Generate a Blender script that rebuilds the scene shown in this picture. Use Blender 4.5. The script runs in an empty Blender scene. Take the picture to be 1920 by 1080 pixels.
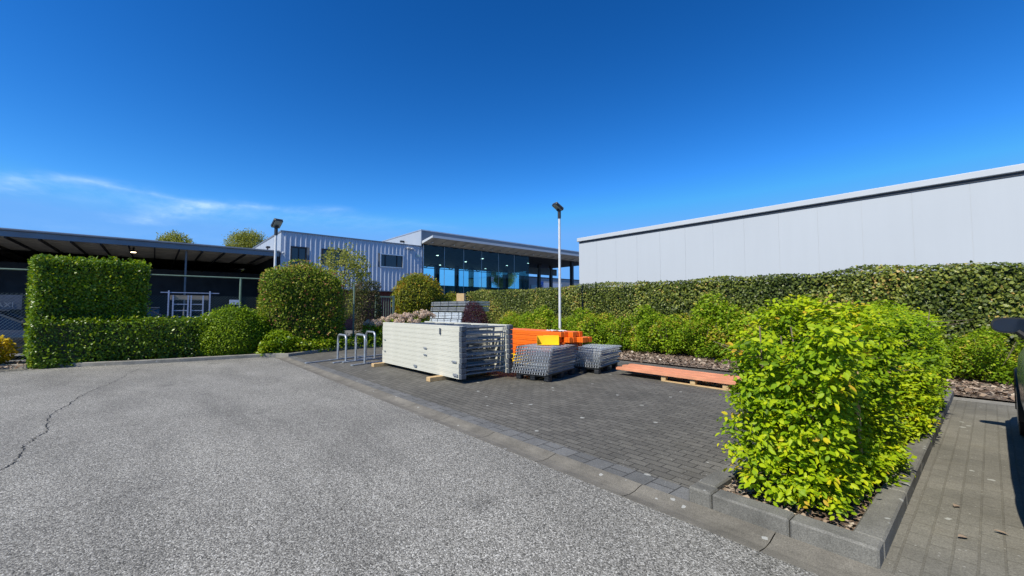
import bpy, bmesh, math, random
import numpy as np
from mathutils import Vector, Matrix, Euler

D = bpy.data
SC = bpy.context.scene
COL = SC.collection
rng = np.random.default_rng(7)
random.seed(7)
R = math.radians

# ------------------------------------------------------------------ camera
CAM_H = 1.5
cam = D.cameras.new('camera')
cam.sensor_width = 36.0
cam.lens = 36.0 * 775.0 / 1920.0
cam.clip_start = 0.05
cam.clip_end = 3000
camo = D.objects.new('camera', cam)
COL.objects.link(camo)
camo.location = (0, 0, CAM_H)
camo.rotation_euler = (R(90 + 2.955), 0, R(49.17))
SC.camera = camo

# ------------------------------------------------------------------ sun, sky, exposure
SUN_EL, SUN_DX, SUN_DY = 48.0, 0.13, -1.0          # direction towards the sun, seen from above
sun = D.lights.new('sun', 'SUN')
sun.energy = 5.0
sun.angle = R(0.5)
sun.color = (1.0, 0.95, 0.82)
suno = D.objects.new('sun', sun)
COL.objects.link(suno)
_l = math.hypot(SUN_DX, SUN_DY)
sdir = Vector((SUN_DX / _l * math.cos(R(SUN_EL)), SUN_DY / _l * math.cos(R(SUN_EL)), math.sin(R(SUN_EL))))
suno.rotation_euler = sdir.to_track_quat('Z', 'Y').to_euler()
suno.location = (0, -20, 30)

SC.view_settings.view_transform = 'Standard'
SC.view_settings.look = 'None'
SC.view_settings.gamma = 1.0
SC.view_settings.exposure = 0.18
SC.cycles.max_bounces = 8
SC.cycles.diffuse_bounces = 2
SC.cycles.glossy_bounces = 3
SC.cycles.transmission_bounces = 6
SC.cycles.transparent_max_bounces = 12
SC.cycles.caustics_reflective = False
SC.cycles.caustics_refractive = False


class NT:
    """small helper to write node trees"""
    def __init__(s, tree):
        s.t = tree
        s.n = tree.nodes
        s.n.clear()

    def add(s, kind, **kw):
        n = s.n.new(kind)
        for k, v in kw.items():
            if k.startswith('i_'):
                key = k[2:].replace('_', ' ')
                s.set(n, key, v)
            else:
                setattr(n, k, v)
        return n

    def set(s, n, key, v):
        sock = n.inputs[key]
        if hasattr(v, 'is_output') or isinstance(v, bpy.types.NodeSocket):
            s.t.links.new(v, sock)
        else:
            sock.default_value = v

    def link(s, a, b):
        s.t.links.new(a, b)

    def math(s, op, a, b=None, c=None, clamp=False):
        n = s.n.new('ShaderNodeMath')
        n.operation = op
        n.use_clamp = clamp
        for i, v in enumerate((a, b, c)):
            if v is None:
                continue
            if isinstance(v, bpy.types.NodeSocket):
                s.t.links.new(v, n.inputs[i])
            else:
                n.inputs[i].default_value = v
        return n.outputs[0]

    def vmath(s, op, a, b=None, scale=None):
        n = s.n.new('ShaderNodeVectorMath')
        n.operation = op
        for i, v in enumerate((a, b)):
            if v is None:
                continue
            if isinstance(v, bpy.types.NodeSocket):
                s.t.links.new(v, n.inputs[i])
            else:
                n.inputs[i].default_value = v
        if scale is not None:
            if isinstance(scale, bpy.types.NodeSocket):
                s.t.links.new(scale, n.inputs['Scale'])
            else:
                n.inputs['Scale'].default_value = scale
        return n

    def mix(s, fac, a, b, blend='MIX'):
        n = s.n.new('ShaderNodeMix')
        n.data_type = 'RGBA'
        n.blend_type = blend
        n.clamp_factor = True
        for key, v in ((0, fac), (6, a), (7, b)):
            if isinstance(v, bpy.types.NodeSocket):
                s.t.links.new(v, n.inputs[key])
            else:
                if key and len(v) == 3:
                    v = (*v, 1)
                n.inputs[key].default_value = v
        return n.outputs[2]

    def ramp(s, fac, stops, interp='LINEAR'):
        n = s.n.new('ShaderNodeValToRGB')
        cr = n.color_ramp
        cr.interpolation = interp
        while len(cr.elements) < len(stops):
            cr.elements.new(0.5)
        for e, (p, c) in zip(cr.elements, stops):
            e.position = p
            if not hasattr(c, '__len__'):
                c = (c, c, c)
            e.color = (*c, 1)
        s.t.links.new(fac, n.inputs[0])
        return n.outputs[0]

    def noise(s, vec, scale, detail=3, rough=0.5, out=0):
        n = s.n.new('ShaderNodeTexNoise')
        n.inputs['Scale'].default_value = scale
        n.inputs['Detail'].default_value = detail
        n.inputs['Roughness'].default_value = rough
        if vec is not None:
            s.t.links.new(vec, n.inputs['Vector'])
        return n.outputs[out]

    def vor(s, vec, scale, out='Color', feature='F1', rnd=1.0):
        n = s.n.new('ShaderNodeTexVoronoi')
        n.feature = feature
        n.inputs['Scale'].default_value = scale
        n.inputs['Randomness'].default_value = rnd
        if vec is not None:
            s.t.links.new(vec, n.inputs['Vector'])
        return n.outputs[out]

    def obj(s):
        return s.n.new('ShaderNodeTexCoord').outputs['Object']

    def bump(s, h, strength=0.3, dist=0.01):
        n = s.n.new('ShaderNodeBump')
        n.inputs['Strength'].default_value = strength
        n.inputs['Distance'].default_value = dist
        s.t.links.new(h, n.inputs['Height'])
        return n.outputs[0]

    def sep(s, v):
        n = s.n.new('ShaderNodeSeparateXYZ')
        s.t.links.new(v, n.inputs[0])
        return n.outputs

    def comb(s, x, y, z):
        n = s.n.new('ShaderNodeCombineXYZ')
        for i, v in enumerate((x, y, z)):
            if isinstance(v, bpy.types.NodeSocket):
                s.t.links.new(v, n.inputs[i])
            else:
                n.inputs[i].default_value = v
        return n.outputs[0]


# world: Nishita sky, a slight saturation lift, thin cirrus streaks fixed on the dome
W = D.worlds.new('World')
SC.world = W
W.use_nodes = True
w = NT(W.node_tree)
sky = w.add('ShaderNodeTexSky', sky_type='NISHITA')
sky.sun_disc = False
sky.sun_elevation = R(SUN_EL)
sky.sun_rotation = math.atan2(SUN_DX, SUN_DY)
sky.altitude = 50
sky.air_density = 1.0
sky.dust_density = 0.15
sky.ozone_density = 3.0
hs = w.add('ShaderNodeHueSaturation')
hs.inputs['Saturation'].default_value = 1.32
w.link(sky.outputs[0], hs.inputs['Color'])
# the phone's deep blue: a steeper gradient than the clear-air model gives
_r, _g, _b = w.sep(hs.outputs[0])
skyv = w.comb(*[w.math('MINIMUM', w.math('MULTIPLY', w.math('POWER', w.math('MULTIPLY', w.math('MAXIMUM', c_, 0.0), .1), e_), g_ * 10), m_)
                for c_, e_, g_, m_ in ((_r, 1.55, 2.6, 1.4), (_g, 1.45, 2.32, 3.9), (_b, 1.5, 2.35, 8.6))])
gen = w.n.new('ShaderNodeTexCoord').outputs['Generated']
gx, gy, gz = w.sep(gen)
gzc = w.math('MAXIMUM', gz, 0.03)
P2 = w.comb(w.math('DIVIDE', gx, gzc), w.math('DIVIDE', gy, gzc), 0.0)
wob = w.vmath('SCALE', w.vmath('SUBTRACT', w.noise(P2, 1.6, 4, 0.6, out=1), (0.5, 0.5, 0.5)).outputs[0], scale=0.45).outputs[0]
P2w = w.vmath('ADD', P2, wob).outputs[0]


def streak(a, b, wid, amp):
    a = Vector((*a, 0)); b = Vector((*b, 0)); ab = b - a
    pa = w.vmath('SUBTRACT', P2w, tuple(a)).outputs[0]
    t = w.math('DIVIDE', w.vmath('DOT_PRODUCT', pa, tuple(ab)).outputs['Value'], ab.length_squared, clamp=True)
    d = w.vmath('LENGTH', w.vmath('SUBTRACT', pa, w.vmath('SCALE', tuple(ab), scale=t).outputs[0]).outputs[0]).outputs['Value']
    g = w.math('SUBTRACT', 1.0, w.math('DIVIDE', d, wid), clamp=True)
    return w.math('MULTIPLY', w.math('MULTIPLY', g, g), amp)


tot = None
for a, b, wid, amp in (((-5.42, -1.02), (-4.87, -.76),   .22, .40), ((-4.87, -.76), (-4.5, -.35), .30, .35),
                       ((-4.6, -.38), (-4.86, .42), .24, .42), ((-4.86, .4), (-4.6, .75), .26, .36), ((-4.7, .7), (-4.3, 1.3), .35, .24),
                       ((-5.0, .33), (-6.34, -.21), .42, .60), ((-4.9, -.3), (-5.1, .1), .8, .2), ((-5.0, .7), (-4.9, 2.0), .9, .18),
                       ((-4.6, 1.2), (-4.3, 2.6), .5, .14), ((-5.3, -.6), (-5.6, .6), 1.2, .12), ((-7.5, -1.0), (-7.0, 2.6), 1.6, .10)):
    sv = streak(a, b, wid, amp)
    tot = sv if tot is None else w.math('ADD', tot, sv)
fib = w.ramp(w.noise(w.vmath('MULTIPLY', P2, (1.4, 3.2, 1.0)).outputs[0], 1.5, 5, 0.62), [(0.3, 0.25), (0.7, 1.2)])
cl = w.math('MULTIPLY', tot, fib, clamp=True)
skyc = w.mix(cl, skyv, (4.2, 6.6, 9.8))
bg = w.add('ShaderNodeBackground')
w.link(skyc, bg.inputs['Color'])
bg.inputs['Strength'].default_value = 0.10
wo = w.add('ShaderNodeOutputWorld')
w.link(bg.outputs[0], wo.inputs['Surface'])


# ------------------------------------------------------------------ materials
def new_mat(name):
    m = D.materials.new(name)
    m.use_nodes = True
    return m, NT(m.node_tree)


def finish(nt, color, rough=0.6, metal=0.0, normal=None, spec=0.5, emis=None, emis_s=0.0):
    p = nt.add('ShaderNodeBsdfPrincipled')
    for key, v in (('Base Color', color), ('Roughness', rough), ('Metallic', metal), ('Specular IOR Level', spec)):
        if isinstance(v, tuple) and len(v) == 3:
            v = (*v, 1)
        nt.set(p, key, v)
    if normal is not None:
        nt.link(normal, p.inputs['Normal'])
    if emis is not None:
        nt.set(p, 'Emission Color', (*emis, 1))
        nt.set(p, 'Emission Strength', emis_s)
    o = nt.add('ShaderNodeOutputMaterial')
    nt.link(p.outputs[0], o.inputs['Surface'])
    return p


def plain(name, c, rough=0.6, metal=0.0, var=0.15, scale=6.0, bump=0.0, bscale=40.0, spec=0.5):
    """painted / metal / plastic surface with mottling and faint dirt"""
    m, t = new_mat(name)
    v = t.obj()
    n = t.noise(v, scale, 5, 0.6)
    lo = tuple(x * (1 - var) for x in c)
    hi = tuple(min(1, x * (1 + var)) for x in c)
    col = t.ramp(n, [(0.3, lo), (0.7, hi)])
    rr = t.ramp(t.noise(v, scale * 2.3, 3), [(0.3, max(0.03, rough - .08)), (0.7, min(1, rough + .08))])
    nm = t.bump(t.noise(v, bscale, 3), bump, 0.01) if bump else None
    finish(t, col, rr, metal, nm, spec)
    return m


def emit(name, c, s):
    m, t = new_mat(name)
    finish(t, c, 0.4, emis=c, emis_s=s)
    return m


def leaf_mat(name, stops, trans=0.35, rough=0.45, spec=0.35, tboost=1.25):
    m, t = new_mat(name)
    a = t.add('ShaderNodeAttribute', attribute_name='tint')
    col = t.ramp(a.outputs['Fac'], stops)
    p = t.add('ShaderNodeBsdfPrincipled')
    t.link(col, p.inputs['Base Color'])
    p.inputs['Roughness'].default_value = rough
    p.inputs['Specular IOR Level'].default_value = spec
    tr = t.add('ShaderNodeBsdfTranslucent')
    t.link(t.mix(1.0, col, (tboost, tboost * 1.05, tboost * .55), 'MULTIPLY'), tr.inputs['Color'])
    mx = t.add('ShaderNodeMixShader')
    mx.inputs[0].default_value = trans
    t.link(p.outputs[0], mx.inputs[1])
    t.link(tr.outputs[0], mx.inputs[2])
    o = t.add('ShaderNodeOutputMaterial')
    t.link(mx.outputs[0], o.inputs['Surface'])
    return m


M = {}

# asphalt with light exposed aggregate
m, t = new_mat('asphalt'); v = t.obj()
cell = t.sep(t.vor(v, 125, 'Color'))[0]
st = t.ramp(cell, [(0.0, (.055, .052, .044)), (.35, (.158, .149, .128)), (.66, (.248, .235, .204)), (.9, (.355, .337, .297)), (1.0, (.53, .51, .455))])
fine = t.ramp(t.noise(v, 190, 2), [(.35, .72), (.65, 1.22)])
st = t.mix(1.0, st, fine, 'MULTIPLY')
big = t.ramp(t.noise(v, .45, 5, .6), [(.3, .92), (.7, 1.34)])
st = t.mix(1.0, st, big, 'MULTIPLY')
sw = t.add('ShaderNodeMapping'); t.link(v, sw.inputs[0]); sw.inputs['Scale'].default_value = (.28, 1.5, 1); sw.inputs['Rotation'].default_value = (0, 0, .2)
arc = t.ramp(t.noise(sw.outputs[0], 1.1, 3, .5), [(.38, .88), (.5, 1.0), (.75, 1.04)])
st = t.mix(1.0, st, arc, 'MULTIPLY')
rad = t.vmath('LENGTH', t.vmath('SUBTRACT', v, (-5.5, -9.5, 0)).outputs[0]).outputs['Value']
arcs = t.ramp(t.noise(t.comb(rad, 0.0, 0.0), 1.35, 3, .55), [(.36, .87), (.5, 1.0), (.7, 1.05)])
st = t.mix(.8, st, arcs, 'MULTIPLY')
sd_ = t.vor(t.vmath('ADD', v, t.vmath('SCALE', t.noise(v, 5, 3, .6, 1), scale=.25).outputs[0]).outputs[0], .55, 'Distance')
st = t.mix(1.0, st, t.ramp(sd_, [(.05, .70), (.13, 1.0)]), 'MULTIPLY')
h = t.math('ADD', t.vor(v, 125, 'Distance'), t.math('MULTIPLY', t.noise(v, 190, 2), .4))
finish(t, st, .78, 0, t.bump(t.math('MULTIPLY', h, -1.0), .55, .008), .3); M['asphalt'] = m


def paver(name, c1, c2, mort, rot=0.0, size=(.21, .105), spots=.5, dirt=(.10, .09, .07)):
    m, t = new_mat(name); v = t.obj()
    mp = t.add('ShaderNodeMapping'); t.link(v, mp.inputs[0]); mp.inputs['Rotation'].default_value = (0, 0, rot)
    vv = t.vmath('ADD', mp.outputs[0], t.vmath('SCALE', t.vmath('SUBTRACT', t.noise(v, 3.0, 2, .5, 1), (.5, .5, .5)).outputs[0], scale=.010).outputs[0]).outputs[0]
    b = t.add('ShaderNodeTexBrick'); b.offset = .5
    t.link(vv, b.inputs['Vector'])
    for k, x in (('Scale', 1.0), ('Mortar Size', .0065), ('Mortar Smooth', .2), ('Bias', 0.0), ('Brick Width', size[0]), ('Row Height', size[1])):
        b.inputs[k].default_value = x
    b.inputs['Color1'].default_value = (*c1, 1); b.inputs['Color2'].default_value = (*c2, 1); b.inputs['Mortar'].default_value = (*mort, 1)
    c = t.mix(1.0, b.outputs['Color'], t.ramp(t.noise(v, 130, 3, .7), [(.3, .62), (.7, 1.42)]), 'MULTIPLY')
    c = t.mix(1.0, c, t.ramp(t.noise(v, .9, 5, .65), [(.3, .75), (.7, 1.25)]), 'MULTIPLY')
    c = t.mix(t.ramp(t.noise(v, 2.3, 6, .7), [(.55, 0.0), (.75, .5)]), c, dirt)
    # pale lichen and droppings
    d = t.vor(t.vmath('ADD', v, t.vmath('SCALE', t.noise(v, 14, 2, .5, 1), scale=.06).outputs[0]).outputs[0], 5.5, 'Distance')
    rnd = t.sep(t.vor(t.vmath('ADD', v, t.vmath('SCALE', t.noise(v, 14, 2, .5, 1), scale=.06).outputs[0]).outputs[0], 5.5, 'Color'))[1]
    k = t.math('MULTIPLY', t.math('LESS_THAN', d, t.math('MULTIPLY', rnd, .17)), t.math('GREATER_THAN', rnd, 1 - spots * .5))
    c = t.mix(t.math('MULTIPLY', k, .75), c, (.42, .42, .38))
    d2 = t.vor(v, 38, 'Distance'); r2 = t.sep(t.vor(v, 38, 'Color'))[0]
    k2 = t.math('MULTIPLY', t.math('LESS_THAN', d2, .22), t.math('GREATER_THAN', r2, .93))
    c = t.mix(t.math('MULTIPLY', k2, .6), c, (.40, .39, .36))
    hgt = t.math('SUBTRACT', t.math('MULTIPLY', t.noise(v, 130, 3), .25), b.outputs['Fac'])
    finish(t, c, .82, 0, t.bump(hgt, .6, .006), .3)
    return m


M['paver'] = paver('paver', (.100, .093, .078), (.134, .125, .105), (.042, .039, .032), 0, spots=.22)
M['paver_edge'] = paver('paver_edge', (.118, .117, .110), (.15, .148, .140), (.05, .048, .044), R(90), (.22, .22), .12)
M['paver_bay'] = paver('paver_bay', (.162, .152, .126), (.184, .172, .142), (.145, .134, .108), R(90), (.21, .105), .42, (.17, .15, .11))


def concrete(name, c, joint=None, spots=True, stain=.4):
    m, t = new_mat(name); v = t.obj()
    col = t.mix(1.0, t.ramp(t.noise(v, 3, 6, .7), [(.25, tuple(x * .62 for x in c)), (.75, tuple(x * 1.4 for x in c))]),
                t.ramp(t.noise(v, 150, 3, .7), [(.3, .6), (.7, 1.45)]), 'MULTIPLY')
    col = t.mix(t.ramp(t.noise(v, 1.2, 5, .7), [(.5, 0), (.75, stain)]), col, tuple(x * .5 for x in c))
    if spots:
        vw = t.vmath('ADD', v, t.vmath('SCALE', t.noise(v, 18, 2, .5, 1), scale=.05).outputs[0]).outputs[0]
        k = t.math('MULTIPLY', t.math('LESS_THAN', t.vor(vw, 9, 'Distance'), .17), t.math('GREATER_THAN', t.sep(t.vor(vw, 9, 'Color'))[0], .82))
        col = t.mix(t.math('MULTIPLY', k, .7), col, (.42, .42, .39))
    finish(t, col, .85, 0, t.bump(t.noise(v, 120, 4, .7), .45, .006), .3)
    return m


M['gutter'] = concrete('gutter_concrete', (.165, .150, .122))
M['kerb'] = concrete('kerb_concrete', (.165, .158, .138))
M['kerb_pale'] = concrete('kerb_pale', (.25, .235, .20))
M['yard'] = concrete('yard_concrete', (.17, .165, .155), spots=False)
M['joint'] = plain('joint_moss', (.03, .032, .022), .9)
M['crack'] = plain('crack_tar', (.018, .018, .018), .9)

# bark mulch
m, t = new_mat('mulch'); v = t.obj()
sv = t.vmath('MULTIPLY', v, (1, 1.7, 1)).outputs[0]
c = t.ramp(t.sep(t.vor(sv, 24, 'Color'))[0], [(0, (.06, .04, .028)), (.45, (.17, .12, .085)), (.75, (.31, .24, .18)), (1, (.52, .45, .36))])
c = t.mix(1.0, c, t.ramp(t.noise(v, 70, 3), [(.3, .6), (.7, 1.3)]), 'MULTIPLY')
finish(t, c, .9, 0, t.bump(t.math('MULTIPLY', t.vor(sv, 24, 'Distance'), -1), .9, .03), .2); M['mulch'] = m
m, t = new_mat('bark_chip'); a = t.add('ShaderNodeAttribute', attribute_name='tint')
finish(t, t.ramp(a.outputs['Fac'], [(0, (.08, .05, .035)), (.45, (.24, .17, .12)), (.8, (.44, .35, .26)), (1, (.62, .54, .43))]), .9, spec=.2); M['chip'] = m

M['white_panel'] = plain('white_panel', (.475, .50, .525), .42, 0, .02, .35)
m, t = new_mat('white_panel'); v = t.obj()
c = t.ramp(t.noise(t.vmath('MULTIPLY', v, (3.0, 3.0, .22)).outputs[0], 1.2, 5, .6), [(.25, (.466, .490, .514)), (.75, (.480, .505, .530))])
c = t.mix(1.0, c, t.ramp(t.noise(v, .25, 3), [(.3, .975), (.7, 1.02)]), 'MULTIPLY')
finish(t, c, .42); M['white_panel'] = m
M['coping'] = plain('coping_white', (.50, .52, .54), .4, 0, .03, .6)
M['shade_strip'] = plain('coping_shade_dark', (.05, .055, .065), .6)  # dark colour for the painted shade line below the coping
M['clad'] = plain('silver_cladding', (.42, .46, .54), .38, .12, .05, .8)
M['clad_flat'] = plain('silver_flat_panel', (.42, .45, .49), .4, .2, .03, .5)
M['fascia'] = plain('grey_fascia', (.17, .19, .22), .45, .25, .06, .8)
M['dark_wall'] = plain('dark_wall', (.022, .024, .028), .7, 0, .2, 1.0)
M['maroon'] = plain('maroon_plinth', (.10, .022, .026), .6)
M['soffit'] = plain('corrugated_soffit', (.58, .55, .50), .55, .1, .2, 1.2)
M['deck'] = plain('roof_deck', (.52, .46, .40), .7, 0, .2, 1.0)
M['steel_dark'] = plain('dark_steel', (.035, .037, .042), .5, .3, .2, 3)
M['alu'] = plain('aluminium', (.56, .58, .61), .38, .6, .08, 4)
M['galv'] = plain('galvanised_steel', (.43, .46, .49), .42, .65, .2, 9)
M['wire_galv'] = plain('wire_zinc', (.66, .70, .74), .4, .3, .2, 12)
M['deck_fold'] = plain('deck_fold_zinc', (.30, .31, .315), .40, .35, .25, 12)
M['galv_dark'] = plain('galvanised_dark', (.085, .10, .125), .5, .15, .25, 12)
M['galv_sky'] = plain('galvanised_sky_tint', (.62, .69, .77), .40, .1, .18, 5)  # grey steel with the reflected sky's blue put into its base colour
M['pole'] = plain('pole_steel', (.66, .66, .66), .4, .1, .12, 5)
M['brace'] = plain('brace_steel', (.24, .255, .27), .45, .2, .25, 9)
M['black_plastic'] = plain('black_plastic', (.022, .024, .028), .48, 0, .25, 10)
M['lens'] = plain('lamp_lens', (.30, .34, .33), .15, 0, .1, 10)
M['green_post'] = plain('green_post', (.16, .23, .17), .5, .1, .12, 8)
M['wire'] = plain('fence_wire', (.22, .27, .25), .5, .3, .1, 8)
M['orange'] = plain('orange_paint', (.86, .165, .014), .38, 0, .07, 5)
M['salmon'] = plain('faded_red_paint', (.66, .285, .155), .6, 0, .22, 3, .1)
M['yellow'] = plain('yellow_paint', (.90, .56, .012), .42, 0, .06, 5)
M['film'] = plain('clear_film', (.75, .66, .62), .2, 0, .1, 30)
M['shelf_white'] = plain('shelf_paint', (.42, .46, .58), .4, 0, .1, 5)
M['shelf_board'] = plain('chipboard', (.34, .27, .19), .8, 0, .2, 20)
M['bark'] = plain('tree_bark', (.11, .085, .06), .9, 0, .4, 14, .5, 30)
M['twig'] = plain('twig', (.20, .15, .105), .85, 0, .3, 20)
M['rubber'] = plain('tyre_rubber', (.018, .018, .019), .75, 0, .2, 10)
M['rim'] = plain('alloy_rim', (.45, .46, .48), .32, .8, .1, 10)
M['car_trim'] = plain('black_trim', (.016, .017, .019), .5, 0, .2, 20)
M['headlight'] = plain('headlight_glass', (.62, .66, .70), .12, .2, .1, 20)
M['sign_white'] = plain('sign_white', (.62, .64, .72), .5, 0, .06, 5)
M['sign_blue'] = plain('sign_blue', (.018, .10, .42), .5, 0, .06, 5)
M['sign_green'] = plain('sign_pale_green', (.36, .50, .50), .5, 0, .06, 5)
M['sign_ink'] = plain('sign_ink', (.17, .17, .26), .6)
M['letter'] = plain('letter_grey', (.42, .45, .50), .5)
M['letter_dim'] = plain('letter_dim', (.22, .24, .27), .6)
M['banner'] = plain('banner_grey', (.09, .10, .13), .6)
M['window_sky'] = plain('window_dark_glass', (.015, .018, .024), .06, 0, .2, 2, spec=.8)
M['lamp_on'] = emit('lamp_on_warm', (1.0, .78, .48), 6.0)
M['hall_lamp_on'] = emit('hall_lamp_on', (1.0, .97, .9), 3.5)
M['mirror'] = plain('mirror_glass', (.03, .045, .075), .08, .6, .05, 3)
M['pale_far'] = plain('far_wall', (.30, .32, .34), .6, 0, .06, .3)
M['paint_car'] = plain('car_paint_grey_green', (.20, .235, .23), .2, .25, .06, 2, spec=.7)
M['paint_dark'] = plain('car_paint_dark', (.085, .095, .11), .2, .4, .06, 2, spec=.7)

# timber with grain
m, t = new_mat('timber'); v = t.obj()
g = t.noise(t.vmath('MULTIPLY', v, (2.0, 14, 22)).outputs[0], 4, 5, .6)
c = t.ramp(g, [(.25, (.40, .26, .12)), (.55, (.56, .39, .20)), (.8, (.68, .52, .31))])
finish(t, c, .75, 0, t.bump(g, .2, .004), .3); M['timber'] = m

# perforated white post: two staggered rows of slots
m, t = new_mat('perforated_white'); v = t.obj(); x, y, z = t.sep(v)


def rowdots(z0, ph):
    fx = t.math('SUBTRACT', t.math('FRACT', t.math('ADD', t.math('DIVIDE', x, .05), ph)), .5)
    dx = t.math('DIVIDE', t.math('MULTIPLY', fx, .05), .0105)
    dz = t.math('DIVIDE', t.math('SUBTRACT', z, z0), .0085)
    return t.math('LESS_THAN', t.math('ADD', t.math('MULTIPLY', dx, dx), t.math('MULTIPLY', dz, dz)), 1.0)


k = t.math('MAXIMUM', rowdots(.027, 0), rowdots(.077, .5))
c = t.ramp(t.noise(v, 3, 4), [(.3, (.575, .562, .475)), (.7, (.63, .615, .525))])
c = t.mix(t.math('MULTIPLY', k, .5), c, (.20, .21, .20))
finish(t, c, .42); M['perf'] = m

# architectural glass: see-through with sky reflections
m, t = new_mat('hall_glass')
tr = t.add('ShaderNodeBsdfTransparent'); tr.inputs[0].default_value = (.55, .95, .95, 1)
gl = t.add('ShaderNodeBsdfGlossy'); gl.inputs['Roughness'].default_value = .02; gl.inputs['Color'].default_value = (.75, .85, .9, 1)
fr = t.add('ShaderNodeFresnel'); fr.inputs[0].default_value = 1.5
mx = t.add('ShaderNodeMixShader')
t.link(t.math('MULTIPLY', fr.outputs[0], .85), mx.inputs[0]); t.link(tr.outputs[0], mx.inputs[1]); t.link(gl.outputs[0], mx.inputs[2])
o = t.add('ShaderNodeOutputMaterial'); t.link(mx.outputs[0], o.inputs[0]); M['glass'] = m
m, t = new_mat('car_glass')
finish(t, (.012, .016, .02), .04, 0, None, .9); M['car_glass'] = m

G = lambda *s: list(s)
M['beech'] = leaf_mat('beech_leaf', G((0, (.08, .15, .004)), (.3, (.20, .325, .006)), (.7, (.43, .515, .008)), (.93, (.58, .52, .014)), (1, (.55, .36, .03))), .30, .5, .22)
M['ivy'] = leaf_mat('ivy_leaf', G((0, (.045, .068, .014)), (.5, (.15, .19, .030)), (.85, (.32, .34, .06)), (.95, (.42, .36, .08)), (1, (.50, .33, .10))), .26, .42, .32)
M['shrub'] = leaf_mat('shrub_leaf', G((0, (.09, .16, .008)), (.5, (.19, .30, .010)), (.9, (.33, .42, .018)), (1, (.46, .35, .05))), .28, .5, .2)
M['privet'] = leaf_mat('privet_leaf', G((0, (.042, .085, .005)), (.5, (.105, .19, .007)), (.9, (.23, .32, .010)), (1, (.34, .37, .02))), .32, .34, .34)
M['yew'] = leaf_mat('yew_leaf', G((0, (.06, .12, .005)), (.5, (.13, .225, .006)), (1, (.27, .36, .010))), .28, .5, .22)
M['column'] = leaf_mat('column_leaf', G((0, (.07, .115, .012)), (.45, (.165, .24, .014)), (.8, (.30, .345, .03)), (.93, (.44, .29, .09)), (1, (.40, .14, .08))), .28, .5, .22)
M['round'] = leaf_mat('round_leaf', G((0, (.075, .095, .010)), (.45, (.175, .205, .014)), (.85, (.31, .30, .02)), (1, (.45, .22, .03))), .26, .5, .22)
M['golden'] = leaf_mat('golden_leaf', G((0, (.30, .20, .01)), (.5, (.58, .40, .012)), (.9, (.74, .54, .03)), (1, (.45, .16, .03))), .35, .5, .22)
M['purple'] = leaf_mat('purple_leaf', G((0, (.02, .008, .014)), (.6, (.065, .02, .034)), (1, (.15, .045, .055))), .28, .5, .25)
M['climber'] = leaf_mat('climber_leaf', G((0, (.025, .04, .012)), (.5, (.06, .07, .02)), (.8, (.11, .08, .045)), (1, (.18, .12, .09))), .25, .5, .22)
M['spring'] = leaf_mat('spring_leaf', G((0, (.15, .18, .03)), (.5, (.27, .28, .05)), (1, (.42, .40, .12))), .4, .5, .2)
M['bloom'] = leaf_mat('dried_bloom', G((0, (.36, .24, .18)), (.5, (.60, .44, .35)), (1, (.76, .64, .54))), .2, .8, .1)


# ------------------------------------------------------------------ object helpers
def empty(name, loc=(0, 0, 0), rz=0.0):
    o = D.objects.new(name, None)
    o.empty_display_size = .2
    o.location = loc
    o.rotation_euler = (0, 0, rz)
    COL.objects.link(o)
    return o


def tag(o, label=None, cat=None, group=None, kind=None):
    if label:
        o['label'] = label
    if cat:
        o['category'] = cat
    if group:
        o['group'] = group
    if kind:
        o['kind'] = kind
    return o


def thing(name, label, cat, loc=(0, 0, 0), rz=0.0, group=None):
    return tag(empty(name, loc, rz), label, cat, group)


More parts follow.
